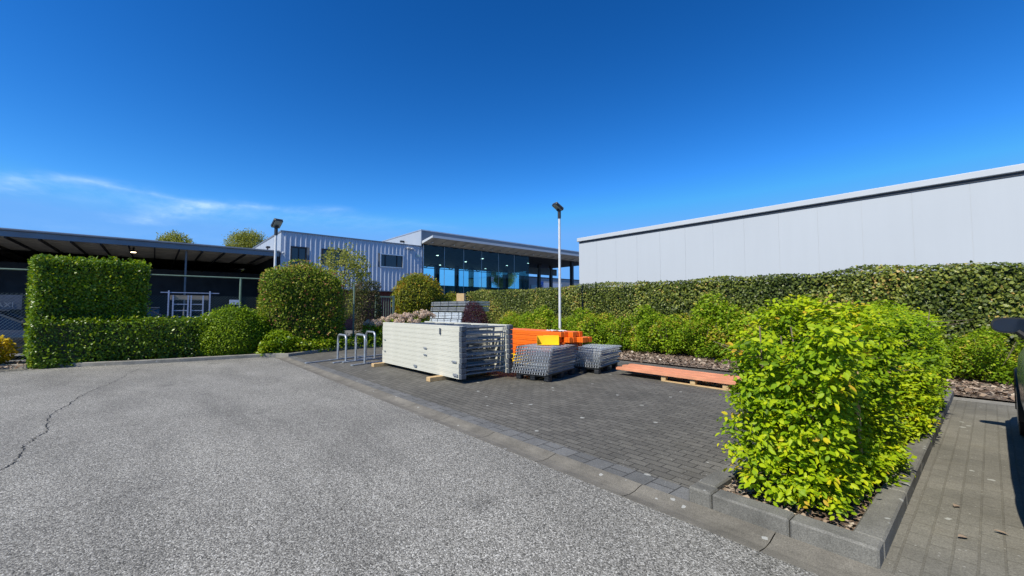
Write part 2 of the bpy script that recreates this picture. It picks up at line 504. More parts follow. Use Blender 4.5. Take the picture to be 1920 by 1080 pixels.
class MB:
    """collects faces, builds one mesh object"""
    def __init__(s):
        s.v = []
        s.f = []

    def quad(s, *pts):
        i = len(s.v)
        s.v += [tuple(p) for p in pts]
        s.f.append(tuple(range(i, i + len(pts))))
        return s

    def box(s, x0, x1, y0, y1, z0, z1, rot=None, c=0.0):
        """axis box, optional chamfer c on all twelve edges, optional (pivot, angle) turn about z"""
        if x1 < x0: x0, x1 = x1, x0
        if y1 < y0: y0, y1 = y1, y0
        if z1 < z0: z0, z1 = z1, z0
        i = len(s.v)
        if c <= 0:
            vs = [(x, y, z) for z in (z0, z1) for (x, y) in ((x0, y0), (x1, y0), (x1, y1), (x0, y1))]
            fs = [(0, 3, 2, 1), (4, 5, 6, 7), (0, 1, 5, 4), (1, 2, 6, 5), (2, 3, 7, 6), (3, 0, 4, 7)]
        else:
            c = min(c, (x1 - x0) * .49, (y1 - y0) * .49, (z1 - z0) * .49)
            bm = bmesh.new()
            bmesh.ops.create_cube(bm, size=1.0)
            for q in bm.verts:
                q.co = Vector(((x0 + x1) / 2 + q.co.x * (x1 - x0), (y0 + y1) / 2 + q.co.y * (y1 - y0), (z0 + z1) / 2 + q.co.z * (z1 - z0)))
            bmesh.ops.bevel(bm, geom=bm.edges[:], offset=c, segments=1, affect='EDGES')
            bm.verts.index_update()
            vs = [tuple(q.co) for q in bm.verts]
            fs = [tuple(q.index for q in f.verts) for f in bm.faces]
            bm.free()
        if rot:
            (px, py), a = rot
            ca, sa = math.cos(a), math.sin(a)
            vs = [(px + (x - px) * ca - (y - py) * sa, py + (x - px) * sa + (y - py) * ca, z) for x, y, z in vs]
        s.v += vs
        s.f += [tuple(i + k for k in f) for f in fs]
        return s

    def tube(s, pts, r, n=8, cap=True, r2=None):
        pts = [Vector(p) for p in pts]
        rings = []
        prev = None
        for k, p in enumerate(pts):
            d = (pts[min(k + 1, len(pts) - 1)] - pts[max(k - 1, 0)]).normalized()
            if prev is None:
                u = d.orthogonal().normalized()
            else:
                u = (prev - d * prev.dot(d))
                u = u.normalized() if u.length > 1e-6 else d.orthogonal().normalized()
            prev = u
            vv = d.cross(u)
            rr = r if r2 is None else r + (r2 - r) * k / max(1, len(pts) - 1)
            i = len(s.v)
            for j in range(n):
                a = 2 * math.pi * j / n
                s.v.append(tuple(p + u * math.cos(a) * rr + vv * math.sin(a) * rr))
            rings.append(i)
        for a, b in zip(rings, rings[1:]):
            for j in range(n):
                s.f.append((a + j, a + (j + 1) % n, b + (j + 1) % n, b + j))
        if cap:
            s.f.append(tuple(rings[0] + j for j in reversed(range(n))))
            s.f.append(tuple(rings[-1] + j for j in range(n)))
        return s

    def prism(s, poly, z0, z1):
        """upright prism of an xy polygon (counter-clockwise)"""
        n = len(poly)
        i = len(s.v)
        s.v += [(x, y, z0) for x, y in poly] + [(x, y, z1) for x, y in poly]
        s.f.append(tuple(i + k for k in reversed(range(n))))
        s.f.append(tuple(i + n + k for k in range(n)))
        for k in range(n):
            s.f.append((i + k, i + (k + 1) % n, i + n + (k + 1) % n, i + n + k))
        return s

    def sweep(s, path, prof):
        """profile [(offset, z)] carried along an xy path; open ends capped"""
        n = len(prof)
        rows = []
        for k, p in enumerate(path):
            a = Vector(path[max(k - 1, 0)]); b = Vector(path[min(k + 1, len(path) - 1)])
            d = (b - a).normalized()
            nx, ny = -d.y, d.x
            i = len(s.v)
            s.v += [(p[0] + nx * o, p[1] + ny * o, z) for o, z in prof]
            rows.append(i)
        for a, b in zip(rows, rows[1:]):
            for j in range(n - 1):
                s.f.append((a + j, b + j, b + j + 1, a + j + 1))
        s.f.append(tuple(rows[0] + j for j in range(n)))
        s.f.append(tuple(rows[-1] + j for j in reversed(range(n))))
        return s

    def build(s, name, mat, parent=None, origin=(0, 0, 0), smooth=False):
        me = D.meshes.new(name)
        ox, oy, oz = origin
        me.from_pydata([(x - ox, y - oy, z - oz) for x, y, z in s.v], [], s.f)
        me.materials.append(mat)
        if smooth:
            me.shade_smooth()
            try:
                me.set_sharp_from_angle(angle=R(40))
            except Exception:
                pass
        me.update()
        o = D.objects.new(name, me)
        COL.objects.link(o)
        if parent is not None:
            o.parent = parent
        else:
            o.location = origin
        return o


def struct(name, mb, mat, **kw):
    return tag(mb.build(name, mat, **kw), kind='structure')


def kids(o):
    return [c for c in D.objects if c.parent == o]


def copy_tree(o, parent=None):
    ch = list(o.children)
    c = o.copy()
    COL.objects.link(c)
    if parent is not None:
        c.parent = parent
    for x in ch:
        copy_tree(x, c)
    return c


# --- foliage
LEAF_KITE = (np.array([[0, 0, 0], [.5, .38, .06], [1, 0, -.04], [.5, -.38, .06]]), [(0, 2, 1), (0, 3, 2)])
LEAF_OVAL = (np.array([[0, 0, 0], [.25, .22, .06], [.56, .26, .06], [.86, .11, .0], [1.0, 0, -.07], [.86, -.11, .0], [.56, -.26, .06], [.25, -.22, .06], [.5, 0, -.015]]),
             [(0, 8, 1), (1, 8, 2), (2, 8, 3), (3, 8, 4), (4, 8, 5), (5, 8, 6), (6, 8, 7), (7, 8, 0)])
LEAF_IVY = (np.array([[0, 0, 0], [.1, .36, .03], [.48, .24, 0], [.55, .5, -.05], [1.0, 0, -.06], [.55, -.5, -.05], [.48, -.24, 0], [.1, -.36, .03]]),
            [(0, 2, 1), (0, 4, 2), (2, 4, 3), (0, 6, 4), (6, 5, 4), (0, 7, 6)])


def unit(a):
    return a / np.maximum(np.linalg.norm(a, axis=-1, keepdims=True), 1e-9)


def leaf_obj(name, mat, P, N, T, S, tint, tmpl=LEAF_KITE, parent=None, origin=(0, 0, 0), extra=None):
    """leaves at points P, face normals N, tip directions T, lengths S; one mesh"""
    N = unit(N)
    T = unit(T - N * np.sum(T * N, axis=1, keepdims=True))
    B = np.cross(N, T)
    tv, tf = tmpl
    n, k = len(P), len(tv)
    V = (P[:, None, :] + S[:, None, None] * (tv[None, :, 0:1] * T[:, None, :] + tv[None, :, 1:2] * B[:, None, :] + tv[None, :, 2:3] * N[:, None, :])).reshape(-1, 3)
    V = V - np.array(origin)
    F = (np.array(tf)[None, :, :] + (np.arange(n) * k)[:, None, None]).reshape(-1, 3)
    tt = np.repeat(tint, k)
    if extra is not None:
        ev, ef, et = extra
        F = np.vstack([F, ef + len(V)])
        V = np.vstack([V, ev - np.array(origin)])
        tt = np.concatenate([tt, et])
    me = D.meshes.new(name)
    me.vertices.add(len(V)); me.vertices.foreach_set('co', V.astype(np.float32).ravel())
    me.loops.add(F.size); me.loops.foreach_set('vertex_index', F.astype(np.int32).ravel())
    me.polygons.add(len(F)); me.polygons.foreach_set('loop_start', np.arange(0, F.size, 3, dtype=np.int32))
    me.update(calc_edges=True)
    at = me.attributes.new('tint', 'FLOAT', 'POINT')
    at.data.foreach_set('value', tt.astype(np.float32))
    me.materials.append(mat)
    o = D.objects.new(name, me)
    COL.objects.link(o)
    if parent is not None:
        o.parent = parent
    else:
        o.location = origin
    return o


def lumps(P, seed, freq, amp, k=6):
    g = np.random.default_rng(seed)
    out = np.zeros(len(P))
    for _ in range(k):
        d = unit(g.normal(size=3))
        out += np.sin(P @ d * freq * g.uniform(.6, 1.6) + g.uniform(0, 6.28))
    return out * amp / math.sqrt(k)


def sdf_box(c, half, r, yaw=0.0):
    c = np.array(c); half = np.array(half)
    ca, sa = math.cos(-yaw), math.sin(-yaw)

    def f(P):
        q = P - c
        q = np.stack([q[:, 0] * ca - q[:, 1] * sa, q[:, 0] * sa + q[:, 1] * ca, q[:, 2]], 1)
        d = np.abs(q) - (half - r)
        return np.linalg.norm(np.maximum(d, 0), axis=1) + np.minimum(d.max(axis=1), 0) - r
    return f


def sdf_ell(c, rad):
    c = np.array(c); rad = np.array(rad)

    def f(P):
        q = (P - c) / rad
        return (np.linalg.norm(q, axis=1) - 1) * rad.min()
    return f


def shell(sdf, lo, hi, n, depth, seed=1, lump=0.06, freq=3.0, zmin=0.0, keep=None, power=1.6):
    """n points in the outer layer of a solid, with outward directions"""
    g = np.random.default_rng(seed)
    lo = np.array(lo, float); hi = np.array(hi, float)
    ps, got = [], 0
    field = lambda P: sdf(P) + lumps(P, seed, freq, lump)
    while got < n:
        P = g.uniform(lo, hi, size=(60000, 3))
        d = field(P)
        want = -depth * g.uniform(0, 1, len(P)) ** power
        ok = (d < 0) & (d > -depth) & (np.abs(d - want) < depth * .22) & (P[:, 2] > zmin)
        if keep is not None:
            ok &= keep(P)
        P = P[ok]
        ps.append(P); got += len(P)
        if len(ps) > 400:
            break
    P = np.concatenate(ps)[:n]
    e = .02
    Nn = np.stack([field(P + np.eye(3)[i] * e) - field(P - np.eye(3)[i] * e) for i in range(3)], 1)
    return P, unit(Nn)


def scatter(name, mat, sdf, lo, hi, n, size, depth, seed, lump=.06, freq=3.0, out=.8, up=.35, rnd=.7, tmpl=LEAF_KITE, tintmean=.45, tintsd=.22,
            clump=.18, parent=None, origin=(0, 0, 0), keep=None, droop=.3, power=1.6, zmin=.02):
    P, Nn = shell(sdf, lo, hi, n, depth, seed, lump, freq, zmin, keep, power)
    g = np.random.default_rng(seed + 99)
    n = len(P)
    N = Nn * out + np.array([0, 0, up]) + g.normal(size=(n, 3)) * rnd
    T = g.normal(size=(n, 3)) + Nn * .5 - np.array([0, 0, droop])
    S = size * g.uniform(.65, 1.3, n)
    tint = np.clip(tintmean + g.normal(size=n) * tintsd + lumps(P, seed + 5, 4.0, clump), 0, 1)
    return leaf_obj(name, mat, P, N, T, S, tint, tmpl, parent, origin)


def lump_core(name, mat, sdf, lo, hi, inset, parent, origin, step=.16, seed=1):
    """dark core added behind the leaves as inner shade, blocking see-through: a coarse blocky solid following the same form"""
    xs = [np.arange(a + step / 2, b, step) for a, b in zip(lo, hi)]
    g = np.stack(np.meshgrid(*xs, indexing='ij'), -1)
    ins = (sdf(g.reshape(-1, 3)) < -inset).reshape(g.shape[:3])
    mb = MB()
    sh = ins.shape
    pad = np.pad(ins, 1)
    h = step / 2
    dirs = [((1, 0, 0), [(h, -h, -h), (h, h, -h), (h, h, h), (h, -h, h)]), ((-1, 0, 0), [(-h, h, -h), (-h, -h, -h), (-h, -h, h), (-h, h, h)]),
            ((0, 1, 0), [(h, h, -h), (-h, h, -h), (-h, h, h), (h, h, h)]), ((0, -1, 0), [(-h, -h, -h), (h, -h, -h), (h, -h, h), (-h, -h, h)]),
            ((0, 0, 1), [(-h, -h, h), (h, -h, h), (h, h, h), (-h, h, h)]), ((0, 0, -1), [(-h, h, -h), (h, h, -h), (h, -h, -h), (-h, -h, -h)])]
    for d, q in dirs:
        nb = pad[1 + d[0]:1 + d[0] + sh[0], 1 + d[1]:1 + d[1] + sh[1], 1 + d[2]:1 + d[2] + sh[2]]
        for i, j, k in np.argwhere(ins & ~nb):
            c = g[i, j, k]
            mb.quad(*[(c[0] + a, c[1] + b, c[2] + e) for a, b, e in q])
    return mb.build(name, mat, parent, origin)


# ------------------------------------------------------------------ ground, roads, paving
struct('ground', MB().quad((-400, -400, -.06), (400, -400, -.06), (400, 400, -.06), (-400, 400, -.06)), M['yard'])
GUT = 2.89
LK = [(-19.5, -7.0), (-17.6, -4.4), (-16.35, -2.85), (-15.75, -1.7), (-15.36, -.6), (-15.16, .6), (-15.08, 1.8), (-15.0, 2.55), (-14.85, 2.95), (-14.55, 3.25)]
asp = [(14, -30), (14, GUT), (-14.6, GUT), (-15.0, 2.55)] + list(reversed(LK[:-3])) + [(-24, -14), (-24, -30)]
mb = MB(); mb.quad(*[(x, y, 0.0) for x, y in reversed(asp)])
mb.f[0] = tuple(reversed(mb.f[0]))
struct('asphalt_road', mb, M['asphalt'])

# paved bay with a border course, and the narrower bay on the right
mb = MB()
bay = [(-1.58, GUT + .30 + .23), (-1.58, 10.34), (-15.9, 10.34), (-15.86, 5.5), (-14.75, 3.55), (-14.6, GUT + .53)]
mb.quad(*[(x, y, .012) for x, y in bay])
struct('paved_bay', mb, M['paver'])
mb = MB(); mb.quad((-14.6, GUT + .30, .012), (-1.58, GUT + .30, .012), (-1.58, GUT + .53, .012), (-14.6, GUT + .53, .012))
struct('paver_border_course', mb, M['paver_edge'])
mb = MB(); mb.quad((-.48, GUT + .30, .012), (14, GUT + .30, .012), (14, 10.0, .012), (-.48, 10.0, .012))
struct('paved_parking_bay', mb, M['paver_bay'])
mb = MB(); mb.quad((-.48, 10.0, .016), (14, 10.0, .016), (14, 10.34, .016), (-.48, 10.34, .016))
struct('bay_end_course', mb, M['kerb_pale'])

# dished concrete gutter, cast in 1 m lengths
mb = MB()
x = 14.0
while x > -14.6:
    x2 = max(-14.6, x - 1.0)
    prof = [(0, -.03), (0, .002), (.05, -.006), (.11, -.014), (.18, -.010), (.25, .006), (.30, .014), (.30, -.03)]
    for (o1, z1), (o2, z2) in zip(prof, prof[1:]):
        mb.quad((x, GUT + o1, z1), (x, GUT + o2, z2), (x2 + .007, GUT + o2, z2), (x2 + .007, GUT + o1, z1))
    mb.quad((x2 + .007, GUT, -.02), (x2 + .007, GUT + .30, -.02), (x2, GUT + .30, -.02), (x2, GUT, -.02))
    x = x2
struct('gutter', mb, M['gutter'])

# planter kerb: real step, butted lengths
mb = MB()
KX0, KX1, KY0, KY1, KH = -1.60, -.47, 3.19, 10.34, .125
xs = [KX0, KX0 + .18, -1.0, KX1]
for a, b in ((KX0, -1.42), (-1.42, -.92), (-.92, KX1)):
    mb.box(a + .003, b - .003, KY0, KY0 + .15, -.04, KH, c=.012)
y = KY0 + .15
while y < KY1 - .01:
    y2 = min(KY1, y + 1.0)
    for a in (KX0, KX1 - .15):
        mb.box(a, a + .15, y + .003, y2 - .003, -.04, KH + random.uniform(-.003, .003), c=.012)
    y = y2
struct('planter_kerb', mb, M['kerb'])
mb = MB(); mb.quad((KX0 + .15, KY0 + .15, .075), (KX1 - .15, KY0 + .15, .075), (KX1 - .15, KY1 + .02, .075), (KX0 + .15, KY1 + .02, .075))
struct('planter_soil', mb, M['mulch'])

# kerb that closes the asphalt and the paved bay on the far left
mb = MB()
path = LK + [(-14.85, 3.75), (-15.3, 4.5), (-15.8, 5.4), (-15.9, 6.2), (-15.92, 8.0), (-15.92, 10.4)]
mb.sweep(path, [(.0, -.05), (.0, .09), (.015, .105), (.12, .105), (.13, .095), (.13, -.05)])
kb = struct('edge_kerb', mb, M['kerb_pale'])
mb = MB()
left_bed = [(x - .1, y) for x, y in path] + [(-15.92, 14.5), (-17.6, 14.5), (-17.6, 7.5), (-17.6, -4), (-20, -7)]
mb.quad(*[(x, y, .07) for x, y in left_bed])
struct('left_bed', mb, M['mulch'])
mb = MB()
mb.quad((-16.0, 10.34, .045), (14, 10.34, .045), (14, 14.6, .06), (-16.0, 14.6, .06))
struct('bark_bed', mb, M['mulch'])

# long crack across the asphalt (sealed line), a narrow sheet just above it
cr = [(-5.2, -1.02), (-6.04, -1.03), (-6.35, -.99), (-6.67, -1.0), (-7.0, -1.04), (-7.27, -1.01), (-7.6, -.95), (-7.95, -.98), (-8.6, -1.06), (-9.19, -1.03), (-9.59, -.97), (-10.2, -.93), (-10.79, -.86), (-11.53, -.66), (-12.47, -.49), (-13.2, -.42), (-14.4, -.2)]
mb = MB()
pts = []
for (a, b), (c, d) in zip(cr, cr[1:]):
    for k in range(8):
        f = k / 8
        pts.append((a + (c - a) * f + random.uniform(-.012, .012), b + (d - b) * f + random.uniform(-.022, .022)))
for i, (p, q) in enumerate(zip(pts, pts[1:])):
    wd = .002 + .0045 * abs(math.sin(i * .37)) * (1.0 if i < 90 else .6)
    mb.quad((p[0], p[1] - wd, .004), (p[0], p[1] + wd, .004), (q[0], q[1] + wd, .004), (q[0], q[1] - wd, .004))
struct('asphalt_crack', mb, M['crack'])

# loose bark chips
def chips(name, n, xr, yr, z, seed, size=(.02, .06)):
    g = np.random.default_rng(seed)
    P = np.stack([g.uniform(*xr, n), g.uniform(*yr, n), z + g.uniform(.0, .03, n)], 1)
    N = np.array([0, 0, 1.]) + g.normal(size=(n, 3)) * .35
    T = g.normal(size=(n, 3))
    o = leaf_obj(name, M['chip'], P, N, T, g.uniform(*size, n) * 1.3, np.clip(g.beta(1.6, 2.0, n), 0, 1), LEAF_KITE)
    return tag(o, 'loose brown and tan bark chips', 'bark chips', kind='stuff')


chips('bark_chips', 3800, (KX0 + .16, KX1 - .16), (KY0 + .16, KY1), .078, 3)
chips('bark_chips', 9000, (-9, 4), (10.38, 13.4), .052, 4, (.03, .09))
chips('bark_chips', 1600, (-17.3, -15.5), (-4.2, -2.4), .075, 5)


# ------------------------------------------------------------------ white warehouse behind the ivy
wh = thing('warehouse', 'long white panelled warehouse wall rising behind the ivy hedge', 'warehouse', (-7, 20, 0))
mb = MB()
px = -16.74
edges = [-16.74 + 1.37 * k for k in range(0, 22)]
mb.box(-16.74, edges[-1], 20.03, 44, 0, 5.62)
for a, b in zip(edges, edges[1:]):
    mb.box(a + .003, b - .003, 20.018, 20.03, 0, 5.60)
mb.build('wall', M['white_panel'], wh, (-7, 20, 0))
MB().box(-16.70, edges[-1], 19.99, 44.05, 5.62, 5.72).build('coping_shade', M['shade_strip'], wh, (-7, 20, 0))  # dark strip: shadow of the coping overhang put in as colour
MB().box(-16.82, edges[-1] + .1, 19.90, 44.1, 5.72, 5.95, c=.02).build('coping', M['coping'], wh, (-7, 20, 0))

# ------------------------------------------------------------------ office building with ribbed cladding
FX = -31.0
O = (FX, 11.5, 0)
of = thing('office_building', 'silver ribbed metal clad office block with dark windows', 'office building', O)
YA, YB, ZT, ZB = 6.3, 16.73, 6.72, 2.96
wins = [(6.93, 7.86, 4.5, 5.76), (8.95, 10.62, 4.75, 5.78), (13.22, 15.1, 4.84, 5.82)]
mb = MB()                                  # ribbed skin, trapezoid profile, cut round the windows
pit, dep = .32, .045
prof = []
y = YA
while y < YB - .01:
    prof += [(y, 0), (y + .17, 0), (y + .235, dep), (y + .29, dep)]
    y += pit
prof.append((YB, 0))
for (y1, d1), (y2, d2) in zip(prof, prof[1:]):
    y2 = min(y2, YB)
    segs = [(ZB, ZT)]
    for (a, b, c, d) in wins:
        if y2 > a - .05 and y1 < b + .05:
            segs = [(ZB, c - .05), (d + .05, ZT)]
    for z0, z1 in segs:
        mb.quad((FX + d1, y1, z0), (FX + d2, y2, z0), (FX + d2, y2, z1), (FX + d1, y1, z1))
mb.build('ribbed_cladding', M['clad'], of, O)
mb = MB()
mb.box(-46, FX - .18, YA + .02, YB, ZB + .02, 6.55)
mb.build('upper_storey', M['clad_flat'], of, O)
mb = MB(); mb.box(-46, FX - .01, YA - .02, YA + .018, ZB, ZT - .02)
for k in range(12):
    mb.box(FX - 1.2 - k * 1.2, FX - 1.19 - k * 1.2, YA - .024, YA - .021, ZB, ZT - .03)
mb.build('side_wall', M['clad_flat'], of, O)
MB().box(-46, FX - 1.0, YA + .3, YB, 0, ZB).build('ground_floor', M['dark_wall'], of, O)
MB().box(FX - .99, FX - .95, YA + 3.5, YB - .5, 0, 2.9).build('plinth', M['maroon'], of, O)
mb = MB(); mb.box(-46.1, FX + .07, YA - .06, YA, ZT - .02, ZT + .09); mb.box(FX, FX + .07, YA, YB, ZT + .002, ZT + .09)
mb.build('roof_edge', M['fascia'], of, O)
MB().box(FX + .046, FX + .07, YA, YB, ZB - .06, ZB).build('base_trim', M['fascia'], of, O)
for i, (a, b, c, d) in enumerate(wins):
    mb = MB()
    for q in ((a - .05, a + .03, c - .05, d + .05), (b - .03, b + .05, c - .05, d + .05), (a + .03, b - .03, d - .03, d + .05), (a + .03, b - .03, c - .05, c + .03)):
        mb.box(FX - .12, FX + .075, q[0], q[1], q[2], q[3])
    wn = mb.build('window', M['alu'] if i == 2 else M['steel_dark'], of, O)
    nsp = 1 if i == 0 else 2
    for k in range(1, nsp + 1):
        yy = a + (b - a) * (k / (nsp + 1) if nsp == 1 else (.22 if k == 1 else .74))
        mu = MB().box(FX - .08, FX + .0, yy - .03, yy + .03, c + .03, d - .03).build('mullion', M['steel_dark'], wn, O)
    
    MB().quad((FX - .06, a + .03, c + .03), (FX - .06, b - .03, c + .03), (FX - .06, b - .03, d - .03), (FX - .06, a + .03, d - .03)).build('pane', M['window_sky'], wn, O)
mb = MB(); mb.box(FX + .05, FX + .2, 6.36, 6.42, 5.28, 5.34); mb.tube([(FX + .2, 6.39, 5.28), (FX + .42, 6.35, 5.2)], .08, 10)
mb.build('security_camera', M['coping'], of, O, True)
mb = MB(); mb.box(FX + .05, FX + .12, 15.4, 15.9, 6.5, 6.56); mb.box(FX + .1, FX + .3, 15.38, 15.6, 6.42, 6.52, c=.02); mb.box(FX + .1, FX + .3, 15.72, 15.94, 6.4, 6.5, c=.02)
mb.build('floodlight', M['coping'], of, O)
MB().box(FX + .05, FX + .07, 16.25, 16.6, 5.85, 6.05).build('wall_plate', M['sign_green'], of, O)

# ------------------------------------------------------------------ glass hall with cantilevered roof
HY0, HY1, HY2 = YB, 29.1, 40.0
O2 = (FX, 28, 0)
gh = thing('glass_hall', 'glass fronted hall with a thin overhanging grey roof and lit lamps inside', 'showroom', O2)
mb = MB(); mb.box(-47, FX, HY0, HY2, 7.23, 8.12)
mb.build('roof', M['fascia'], gh, O2)
MB().box(-47.1, FX + .06, HY0 - .06, HY2 + .06, 8.12, 8.20).build('roof_edge', M['alu'], gh, O2)
mb = MB(); mb.box(-40, FX - .0, HY0 - .03, HY0 - .002, 6.5, 8.1); mb.box(FX - .03, FX + .05, HY0 - .05, HY0 + .02, 6.6, 8.11)
mb.build('end_wall', M['clad_flat'], gh, O2)
mb = MB(); mb.box(FX - 3.2, FX - 3.0, HY0 - .4, HY0 - .03, 7.45, 7.62, c=.03)
mb.build('security_camera', M['black_plastic'], gh, O2)
# sloping canopy: underside with ribs
CX = FX + 1.75
mb = MB()
mb.quad((FX, HY0 + .05, 7.0), (CX, HY0 + .05, 7.30), (CX, HY2, 7.30), (FX, HY2, 7.0))
for k in range(22):
    yy = HY0 + .6 + k * 1.05
    mb.box(FX, FX + .9, yy - .05, yy + .05, 7.0, 7.08)
    mb.quad((FX + .02, yy - .06, 6.94), (CX - .05, yy - .06, 7.24), (CX - .05, yy + .06, 7.24), (FX + .02, yy + .06, 6.94))
mb.build('canopy_soffit', M['soffit'], gh, O2)
mb = MB(); mb.quad((CX, HY0 + .05, 7.30), (FX, HY0 + .05, 7.0), (FX, HY0 + .05, 7.22), (CX, HY0 + .05, 7.46))
mb.quad((FX, HY0 + .05, 7.22), (FX, HY2, 7.22), (CX, HY2, 7.46), (CX, HY0 + .05, 7.46))
mb.box(CX, CX + .06, HY0 + .04, HY2, 7.28, 7.48)
mb.build('canopy', M['coping'], gh, O2)
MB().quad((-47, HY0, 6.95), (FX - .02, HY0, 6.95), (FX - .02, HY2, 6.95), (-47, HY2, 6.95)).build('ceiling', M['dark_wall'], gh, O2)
# glazing: panes separated by slim joints, corner at HY1
npn = 6
for k in range(npn):
    a = HY0 + .25 + (HY1 - HY0 - .25) * k / npn
    b = HY0 + .25 + (HY1 - HY0 - .25) * (k + 1) / npn
    MB().quad((FX, a + .012, .3), (FX, b - .012, .3), (FX, b - .012, 6.95), (FX, a + .012, 6.95)).build('glass_pane', M['glass'], gh, O2)
MB().quad((FX - .02, HY1, .3), (-44, HY1, .3), (-44, HY1, 6.95), (FX - .02, HY1, 6.95)).build('glass_pane', M['glass'], gh, O2)
mb = MB()
for k in range(1, npn):
    a = HY0 + .25 + (HY1 - HY0 - .25) * k / npn
    mb.box(FX - .03, FX + .01, a - .012, a + .012, .3, 6.95)
mb.box(FX - .05, FX + .03, HY0 + .18, HY0 + .24, .3, 6.95)
mb.build('glazing_bars', M['alu'], gh, O2)
MB().box(-46, FX + .02, HY0 + .0, HY0 + .16, 0, 6.94).build('side_wall', M['dark_wall'], gh, O2)
mb = MB(); mb.box(FX - .2, FX + .03, HY0 + .2, HY1, 0, .3)
mb.build('base_wall', M['dark_wall'], gh, O2)
# the far side of the hall: columns, parapet and dark spandrels with sky between
BX = -45.0
mb = MB()
for yy in np.arange(17.5, 40.5, 3.0):
    mb.box(BX - .25, BX + .25, yy - .25, yy + .25, 0, 6.94)
mb.build('far_columns', M['steel_dark'], gh, O2)
mb = MB(); mb.box(BX - .1, BX + .1, 17, 33, 0, 4.5)
mb.build('far_wall', plain('far_glass_wall', (.12, .24, .26), .35, 0, .3, .5), gh, O2)
mb = MB()
for k in range(9):
    mb.tube([(BX + 1, 18 + k * 1.8, 6.94), (BX + 1, 18.9 + k * 1.8, 6.45), (BX + 1, 19.8 + k * 1.8, 6.94)], .05, 6)
mb.tube([(BX + 1, 17.5, 6.45), (BX + 1, 35, 6.45)], .04, 6)
mb.build('roof_truss', M['steel_dark'], gh, O2)
mb = MB(); mb.box(-36.1, -35.95, 33.4, 38.6, 5.75, 6.55)
mb.build('louvre_panel', plain('louvre_grey', (.075, .09, .09), .5, 0, .2, 2), gh, O2)
for (x, y) in ((FX - .25, 36.05), (-36.03, 35.5), (-36.03, 37.6)):
    MB().box(x - .16, x + .16, y - .16, y + .16, 0, 6.94).build('column', M['steel_dark'], gh, O2)
for (x, y, z) in ((-35.4, 20.9, 6.8), (-38.1, 26.1, 6.8), (-42.9, 25.7, 6.8), (-46.5, 30.5, 6.8), (-34.6, 25.8, 6.8)):
    f = MB().tube([(x, y, z + .09), (x, y, z)], .15, 14).build('ceiling_lamp', M['alu'], gh, O2)
    b = MB().tube([(x, y, z - .001), (x, y, z - .02)], .11, 14).build('bulb', M['hall_lamp_on'], f, O2)
mb = MB(); mb.box(-36, -34.5, 18, 27.5, 0, 3.1); mb.box(-40, -39, 20, 22, 0, 4.2)
mb.build('counter', M['dark_wall'], gh, O2)
# one readable letter left on the glass front
mb = MB()
lx, ly, lz, s = FX + .012, 24.15, 4.15, .42
mb.box(lx, lx + .02, ly, ly + .09, lz, lz + s); mb.box(lx, lx + .02, ly + .09, ly + .30, lz + s - .08, lz + s); mb.box(lx, lx + .02, ly + .22, ly + .30, lz + s * .55, lz + s - .08)
mb.box(lx, lx + .02, ly + .09, ly + .22, lz + s * .45, lz + s * .45 + .07); mb.quad((lx + .02, ly + .13, lz + s * .45), (lx + .02, ly + .22, lz), (lx + .02, ly + .32, lz), (lx + .02, ly + .22, lz + s * .47))
mb.build('window_letter', M['letter'], gh, O2)

# ------------------------------------------------------------------ open shed on the left
O3 = (FX, -8, 0)
sh = thing('open_shed', 'dark open fronted shed with a flat grey roof edge behind the fence', 'shed', O3)
SY0, SY1, SX1 = -34.0, 6.2, -47.0
MB().box(FX - .02, FX + .08, SY0, SY1, 5.02, 5.42).build('fascia', M['fascia'], sh, O3)
MB().box(FX + .081, FX + .17, SY0, SY1, 5.30, 5.40, c=.02).build('roof_gutter', M['fascia'], sh, O3)
MB().box(SX1, FX - .021, SY0, SY1 + .078, 5.30, 5.40).build('roof', M['deck'], sh, O3)
mb = MB()
for k in range(9):
    x = FX - .3 - k * .9
    mb.box(x - .06, x + .06, SY0, SY1, 5.09, 5.28)
mb.build('purlins', M['soffit'], sh, O3)
mb = MB()
y = SY1 - .8
while y > SY0:
    mb.box(SX1, FX - .05, y - .03, y + .03, 4.96, 5.085)
    y -= 1.1
mb.build('rafters', M['steel_dark'], sh, O3)
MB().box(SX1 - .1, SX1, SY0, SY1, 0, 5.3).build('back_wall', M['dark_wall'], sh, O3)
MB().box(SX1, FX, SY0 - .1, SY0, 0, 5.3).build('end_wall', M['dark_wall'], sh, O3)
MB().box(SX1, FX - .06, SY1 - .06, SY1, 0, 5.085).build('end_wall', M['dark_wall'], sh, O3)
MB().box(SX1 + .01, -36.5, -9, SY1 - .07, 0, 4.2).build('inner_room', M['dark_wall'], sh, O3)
for yy in (1.33, -8.5, -18.0):
    MB().tube([(FX - .3, yy, 0), (FX - .3, yy, 5.0)], .05, 10).build('column', plain('shed_column', (.17, .175, .18), .6), sh, O3)
MB().quad((SX1, SY0, -.03), (FX + 6, SY0, -.03), (FX + 6, SY1, -.03), (SX1, SY1, -.03)).build('floor_slab', plain('shed_floor', (.07, .07, .07), .8), sh, O3)
f = MB().tube([(-33, -1.05, 5.28), (-33, -1.05, 4.98)], .05, 8).tube([(-33, -1.05, 4.98), (-33, -1.05, 4.88)], .10, 14, r2=.14).build('ceiling_lamp', M['steel_dark'], sh, O3)
MB().tube([(-33, -1.05, 4.879), (-33, -1.05, 4.85)], .12, 14).build('bulb', M['lamp_on'], f, O3)
mb = MB(); mb.tube([(FX - .5, 5.6, 5.4), (FX - .5, 5.6, 5.6)], .04, 8); mb.box(FX - .62, FX - .38, 5.5, 5.74, 5.58, 5.72, c=.03)
mb.build('roof_vent', M['black_plastic'], sh, O3)

